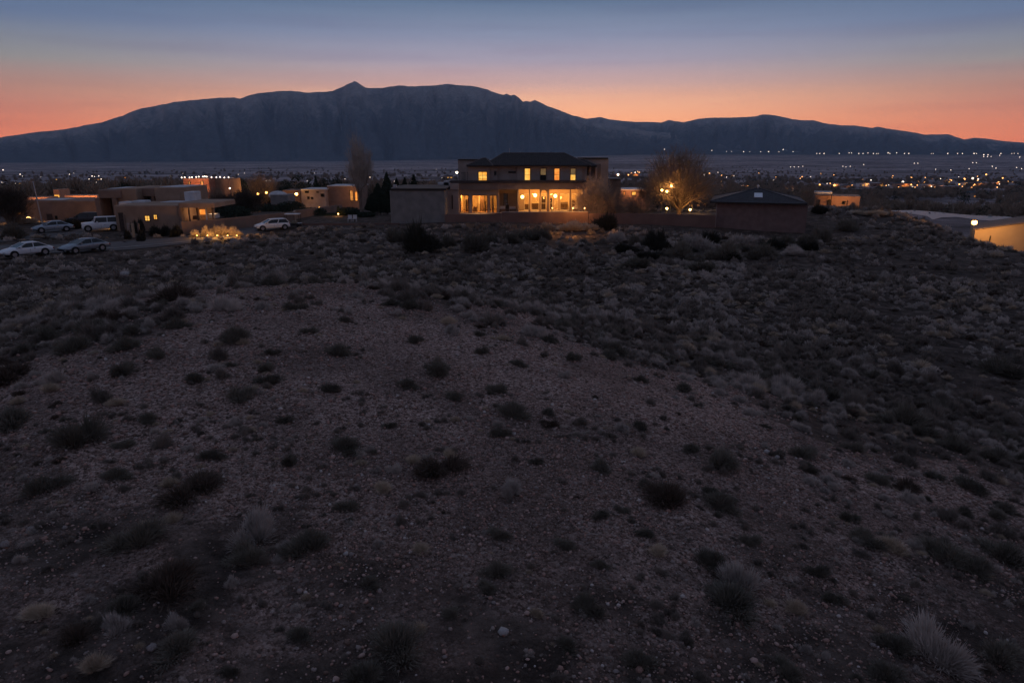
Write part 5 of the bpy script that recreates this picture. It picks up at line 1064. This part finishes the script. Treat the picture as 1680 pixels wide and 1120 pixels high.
lh = simple_house('lit_long_house', 'long low house with glowing orange front behind the patio trees', 150, (1012, 1062, 312, 323), 'terracotta', [(1022,1026,314,321,'lit_b'),(1036,1044,314,321,'lit_a'),(1050,1054,315,321,'lit_b')], 8, 'roof_white')
for px in (1020, 1033, 1047, 1058): point(pyloc(px, 313.5, 148.3), 70, (1,.42,.14), .1, 'facade_light')
th = simple_house('orange_house', 'orange lit house on the slope with dark arched openings', 140, (1339, 1407, 321.5, 345), 'terracotta', [(1380.5,1386,329.5,335,'glass')], 7)
pbx('carport_roof', 'roof_white', th, 1346, 1373.5, 316, 318.3, 138, 5)
for a, b_ in ((1342, 1348), (1358.5, 1365.5)):
    m = MB(); cx0, cx1 = xat(a, 333, 139.9), xat(b_, 333, 139.9); z0_, z1_ = zat(341, 139.9), zat(331, 139.9); rr_ = (cx1-cx0)/2; xm = (cx0+cx1)/2
    m.poly([(cx0, 139.9, z0_), (cx1, 139.9, z0_)] + [(xm+rr_*cos(q*pi/8), 139.9, z1_+rr_*sin(q*pi/8)) for q in range(9)]); m.build('arched_opening', 'fascia', th)
for px in (1369.5, 1394): x_ = xat(px, 330, 138.5); MB().tube((x_, 138.5, zat(345, 138.5)), (x_, 138.5, zat(318.3 if px < 1380 else 328, 138.5)), .1, .1, 6).build('post', 'wood_dark', th)
th.location.y += 0; turn(th, -math.atan2(th.location.x, 140)*.9)
for px, pw in ((1350, 90), (1376, 200), (1390, 160)): point(pyloc(px, 325, 136.2), pw, (1,.45,.13), .15, 'facade_light')
# cream gable wall at the right
cw = empty('cream_gable_house', (xat(1602, 395, 96.5), 96.5, -3), 'cream stucco gable wall lit by the dazzling orange lamp', 'house'); Y = 96.5
pts = [(1600.5, 394), (1600.5, 377.5), (1680, 360.5), (1760, 343), (1845, 362), (1845, 394)]
fr = [(xat(a, b_, Y), Y, zat(b_, Y) if b_ != 394 else -4.5) for a, b_ in pts]; m = MB(); m.poly(fr[::-1]); m.poly([(a, b_+9, c) for a, b_, c in fr])
for i in range(len(fr)): a, b_ = fr[i], fr[(i+1) % len(fr)]; m.quad(a, b_, (b_[0], b_[1]+9, b_[2]), (a[0], a[1]+9, a[2]))
m.build('gable_wall', 'tan', cw); m = MB()
for i in (1, 2, 3):
    a, b_ = fr[i], fr[i+1]; m.quad((a[0]-.1, a[1]-.25, a[2]+.1), (b_[0], b_[1]-.25, b_[2]+.1), (b_[0], b_[1]+9.3, b_[2]+.1), (a[0]-.1, a[1]+9.3, a[2]+.1)); m.quad((a[0]-.1, a[1]-.25, a[2]+.01), (b_[0], b_[1]-.25, b_[2]+.01), (b_[0], b_[1]-.25, b_[2]+.1), (a[0]-.1, a[1]-.25, a[2]+.1))
m.build('roof', 'stucco_dark', cw); pbx('downpipe', 'metal_dark', cw, 1620.5, 1622, 386, 396, Y-.12, .1)

turn(cw, -.52)
# ------------------------------------------------------------------ pond
wm = bpy.data.materials.new('still water'); wm.use_nodes = True; t = wm.node_tree; b = t.nodes['Principled BSDF']; b.inputs['Base Color'].default_value = (.03,.035,.045,1); b.inputs['Roughness'].default_value = .3; b.inputs['Specular IOR Level'].default_value = 1.0; b.inputs['Metallic'].default_value = 0
tcn = nd(t, 'ShaderNodeTexCoord'); n = nd(t, 'ShaderNodeTexNoise'); t.links.new(tcn.outputs['Object'], n.inputs[0]); n.inputs['Scale'].default_value = 1.2; bn = nd(t, 'ShaderNodeBump'); bn.inputs['Strength'].default_value = .12; t.links.new(n.outputs[0], bn.inputs['Height']); t.links.new(bn.outputs[0], b.inputs['Normal']); M['water'] = wm
def plane_pt(px, py, z): d = rdir(px, py); k = (z-CAMZ)/d[2]; return (d[0]*k, d[1]*k, z)
m = MB(); m.poly([plane_pt(a, b_, POND_Z) for a, b_ in POND]); m.build('pond', 'water', None, kind='structure')

# ------------------------------------------------------------------ far woodland
def wood_tree(seed, kind):
    rnd = random.Random(seed); m = MB(); 
    if kind == 'ever': leaf_blob(m, (0,0,.5), .36, .36, .5, 170, .075, rnd, 'ell'); mt = 'needle'
    else:
        mt = 'twig'; m.tube((0,0,-.05), (0,0,.4), .03, .02, 4, False)
        for _ in range(190):
            a = rnd.uniform(0, 6.28); e_ = rnd.random()**.6; b_ = Vector((rnd.gauss(0,.12), rnd.gauss(0,.12), rnd.uniform(.2,.5))); q = Vector((cos(a)*e_*.42, sin(a)*e_*.42, .35+.65*math.sqrt(max(0,1-e_*e_))*rnd.uniform(.6,1.05)))
            sd = Vector((rnd.gauss(0,1), rnd.gauss(0,1), rnd.gauss(0,1))).normalized()*.012; k_ = len(m.v); m.v += [tuple(b_-sd), tuple(b_+sd), tuple(q+sd*.8), tuple(q-sd*.8)]; m.f.append((k_, k_+1, k_+2, k_+3))
    return m.mesh('wood_' + kind, mt)
WC = source_collection('wood trees', [wood_tree(i, 'bare') for i in range(5)] + [wood_tree(9+i, 'ever') for i in range(2)])
def ring(n_, r0_, r1_, f_):
    r_ = np.exp(RNG.uniform(math.log(r0_), math.log(r1_), n_)); a_ = RNG.uniform(-46, 46, n_); x_, y_ = r_*np.sin(np.radians(a_)), r_*np.cos(np.radians(a_)); k_ = RNG.random(n_) < f_(x_, y_, r_, a_); return x_[k_], y_[k_]
def dens(x_, y_, r_, a_):
    nb = fbm(x_/110+4, y_/55+8, 3); base = sstep(.42, .56, nb)
    right = sstep(2, 12, a_); r_ok = 1 - sstep(1300, 3300, r_)*(1-.25*right)
    clear = (np.hypot(x_-118, y_-168) > 42) & ~((a_ > 18) & (r_ < 330))
    return base*(.45+.55*right)*r_ok*clear
x1_, y1_ = ring(24000, 185, 3400, dens); nn = len(x1_)
hg = RNG.uniform(3.5, 8.5, nn)
scatter('woodland', np.stack([x1_, y1_, H(x1_, y1_)-.2], 1), np.stack([hg*1.25, hg*1.25, hg], 1), RNG.uniform(0, 6.28, nn), RNG.normal(0, .03, (nn, 2)), WC, None, np.where(RNG.random(nn) < .16, 5 + RNG.integers(0, 2, nn), RNG.integers(0, 5, nn)))

# ------------------------------------------------------------------ far lamps and far houses
def far_light(px, py, mat, k=1.0, name='far_lamp', group=None, label=None, add=4.5):
    h = hit(px, py, add, 8500, 129)
    if h is None: d = rdir(px, py); r_ = 6800; q = r_/math.hypot(d[0], d[1]); h = (d[0]*q, d[1]*q, CAMZ+d[2]*q)
    x_, y_, z_ = h; dist = math.hypot(x_, y_); zg = h1(x_, y_); r_ = dist*.00042*k + .06
    z_ = max(z_, zg + 2.5)
    o = empty(name, (x_, y_, zg), label, 'lamp', group); MB().tube((x_, y_, zg-.5), (x_, y_, z_), r_*.2, r_*.15, 4).build('post', 'metal_dark', o); MB().ball((x_, y_, z_), r_, 8, 6).build('globe', mat, o); return o
rowl = [(1090,245,1.3),(1168,247,1),(1192,249,.7),(1200,249,.7),(1220,249,1.1),(1230,249,.6),(1248,249,.9),(1261,249,1.3),(1278,249,.9),(1285,245.5,1.2),(1301,249,.9),(1340,252,1),(1345,252,1),(1352,252,1.2),(1377,252,1),(1393,251,.9),(1397,251,.8),(1409,252,1.1),(1416,252,1),(1424,251,.9),(1433,252,1),(1438,252,.8),(1441,252,.7),(1457,251,1.2),(1460,252,.8),(1471,251,1),(1484,252,1.1),(1491,252,1.1),(1528,252,.6),(1531,252,.7),(1537,253,.6),(1555,252,1.3),(1571,252,.9),(1579,252,1),(1598,252,1.2),(1602,252,.9),(1614,254,1.2),(1621,254,1),(1614,257,.9),(1620,257,.9),(1626,257,.7),(1642,252,1),(1660,252,.7),(1664,252,.7),(1670,252,.7),(1673,258,.9)]
for i, (px, py, k) in enumerate(rowl): far_light(px, py, 'far_white', k, group='lamps of the far town below the range', label=f'tiny white lamp of the far town below the range, {ordinal(i+1)} from the left')
mid_ = [(1297,274),(1303,274),(1310,274),(1317,273),(1383,273),(1388,274),(1395,273),(1417,270),(1500,268),(1506,268),(1535,278),(1560,279),(1590,277),(1596,267),(1602,267),(1634,276),(1628,273),(1668,275),(1178,283),(1157,285),(1204,289),(1330,290),(1640,255),(1676,277)]
mid_.sort()
for i, (px, py) in enumerate(mid_): far_light(px, py, 'far_white', .85, group='lamps scattered on the dark plain', label=f'small pale lamp on the dark plain, {ordinal(i+1)} from the left')
warm_ = [(1345,303,1.6),(1362,301,.8),(1369,304,2.0),(1391,305,1.6),(1398,304,.8),(1418,301,1.8),(1437,303,1.6),(1443,302,1.6),(1448,301,1),(1454,299,.7),(1463,292,1.3),(1495,292,1.7),(1481,299,2.4),(1475,303,1.1),(1490,303,1.1),(1521,304,1.8),(1516,307,.9),(1528,306,1),(1534,307,1),(1542,307,1.3),(1553,297,1.5),(1561,296,.8),(1582,294,1.8),(1596,293,2.0),(1605,294,1.2),(1583,300,1.3),(1590,303,.8),(1599,303,1.1),(1607,302,1.3),(1616,301,1.1),(1628,301,1.8),(1632,298,1.3),(1638,299,1.2),(1331,297,.9),(1006,284,1.4),(1031,287,1.2),(1036,284,.7),(1039,286,.9),(1042,283,1.1),(1046,282,1.2),(1049,283,1),(1041,293,.8),(1164,284.5,1.2),(1155,287,1.5),(1182,311,1.3),(1175,313,1.2),(1217,306,2.0),(1210,308,1.2),(1158,315,1),(1147,316,1.2),(1127,315,.9),(1292,310,1.3),(1202,288,.8),(1347,285,.7),(1180,321,.9)]
rw = random.Random(5)
for _ in range(60):
    q = (int(rw.triangular(1340, 1680, 1600)), round(rw.triangular(282, 312, 300), 1), round(rw.uniform(.5, 1.2), 2)); warm_.append(q)
for _ in range(22): warm_.append((rw.randint(1150, 1340), round(rw.uniform(284, 318), 1), round(rw.uniform(.4, 1.0), 2)))
warm_ = [q for q in warm_ if sum(abs(q[0]-p[0])+abs(q[1]-p[1]) < 3 for p in warm_) <= 1]
warm_.sort()
for i, (px, py, k) in enumerate(warm_): far_light(px, py, 'far_warm' if i % 5 else 'far_white', k*1.5, group='warm lamps of the valley houses', label=f'warm lamp among the valley houses at right, {ordinal(i+1)} from the left', add=3.0)
left_ = [(5,279,1.2),(33,286,1.1),(5,301,1.2),(3,299,.8),(28,301,1.4),(25,301,.9),(114,286,.8),(118,301,.9),(146,294,1.1),(151,289,1.2),(155,290,1),(162,289,1),(166,294,1.2),(230,293,.8),(234,296.5,1.8),(264,303,1.4),(271,305,1.2),(278,303,.8),(735,290,1.7),(708,299,1.4),(694,297,.8),(231,265,.5),(516,284,.5),(716,278,.6)]
for _ in range(34): left_.append((rw.randint(0, 760), round(rw.uniform(284, 305), 1), round(rw.uniform(.35, .8), 2)))
left_ = [q for q in left_ if sum(abs(q[0]-p[0])+abs(q[1]-p[1]) < 3 for p in left_) <= 1]
left_.sort()
for i, (px, py, k) in enumerate(left_): far_light(px, py, 'far_white', k, group='pale lamps on the left hand plain', label=f'pale lamp on the left hand plain below the mountain, {ordinal(i+1)} from the left', add=3.5)
wins_lit = ['lit_a', 'lit_b', 'lit_c', 'lit_a']
vh = [(1369,307,16),(1391,309,14),(1418,306,18),(1441,306,22),(1481,307,24),(1522,309,22),(1541,309,16),(1582,305,20),(1603,306,22),(1630,305,22),(1553,300,12),(1345,306,12),(1465,297,12),(1496,297,12),(1217,309,18),(1182,314,16),(1150,318,20),(1294,314,14),(1010,290,18),(1040,289,20),(1240,300,22),(1560,312,30),(1654,300,26),(1400,318,30),(1500,320,28),(1600,325,34),(1660,310,24),(28,303,20),(155,296,24),(235,300,20),(272,307,22),(118,305,20),(60,304,30),(700,302,24),(735,293,16),(95,296,18),(200,293,20)]
for i, (px, py, wp) in enumerate(vh):
    h = hit(px, py, 0, 9000, 129)
    if h is None: continue
    x_, y_, z_ = h; ff_ = project(x_, y_, z_)[2]; wdt = min(22, wp/F*ff_); hh = min(4.5, max(2.6, wdt*.28)); mt = ['stucco_taupe', 'adobe', 'white', 'adobe_dark', 'terracotta'][i % 5]
    z_ = h1(x_, y_); root = empty('valley_house', (x_, y_, z_), None); D_ = min(9, wdt*.7)
    bx('wall', mt, root, x_-wdt/2, x_+wdt/2, y_, y_+D_, z_-2, z_+hh)
    if i % 3 == 1: 
        m = MB(); a, b_, c, d = (x_-wdt/2-.3, y_-.4, z_+hh), (x_+wdt/2+.3, y_-.4, z_+hh), (x_+wdt/2+.3, y_+D_+.4, z_+hh), (x_-wdt/2-.3, y_+D_+.4, z_+hh); e_, f_ = (x_-wdt*.25, y_+D_/2, z_+hh+1.6), (x_+wdt*.25, y_+D_/2, z_+hh+1.6)
        m.poly([a, b_, f_, e_]); m.poly([b_, c, f_]); m.poly([c, d, e_, f_]); m.poly([d, a, e_]); m.poly([d, c, b_, a]); m.build('roof', 'shingle', root)
    else: bx('roof', 'roof_white' if i % 2 else 'shingle', root, x_-wdt/2-.2, x_+wdt/2+.2, y_-.2, y_+D_+.2, z_+hh, z_+hh+.3)
    nw = 2 + i % 3
    for k in range(nw):
        xx = x_-wdt/2 + wdt*(k+.5)/nw; ww = wdt/nw*.22; f_ = bx('window', 'frame_dark', root, xx-ww-.1, xx+ww+.1, y_-.08, y_+.02, z_+.8, z_+2.2); bx('pane', wins_lit[(i+k) % 4] if (i*3+k) % 3 else 'glass', f_, xx-ww, xx+ww, y_-.11, y_-.085, z_+.9, z_+2.1)
    tag(root, f"{['small', 'low', 'wide', 'squat'][i % 4]} {['taupe','tan','pale','brown','terracotta'][i % 5]} house far out above {feat(px)}, {ordinal(1+sum(q[0] < px for q in vh))} from the left", 'house', 'valley houses')
    if wp > 13 and (i < 20): point((x_+wdt*.2, y_-2.0, z_+3.2), 260*(ff_/300)**.5, (1,.40,.10), .3, 'yard_light')
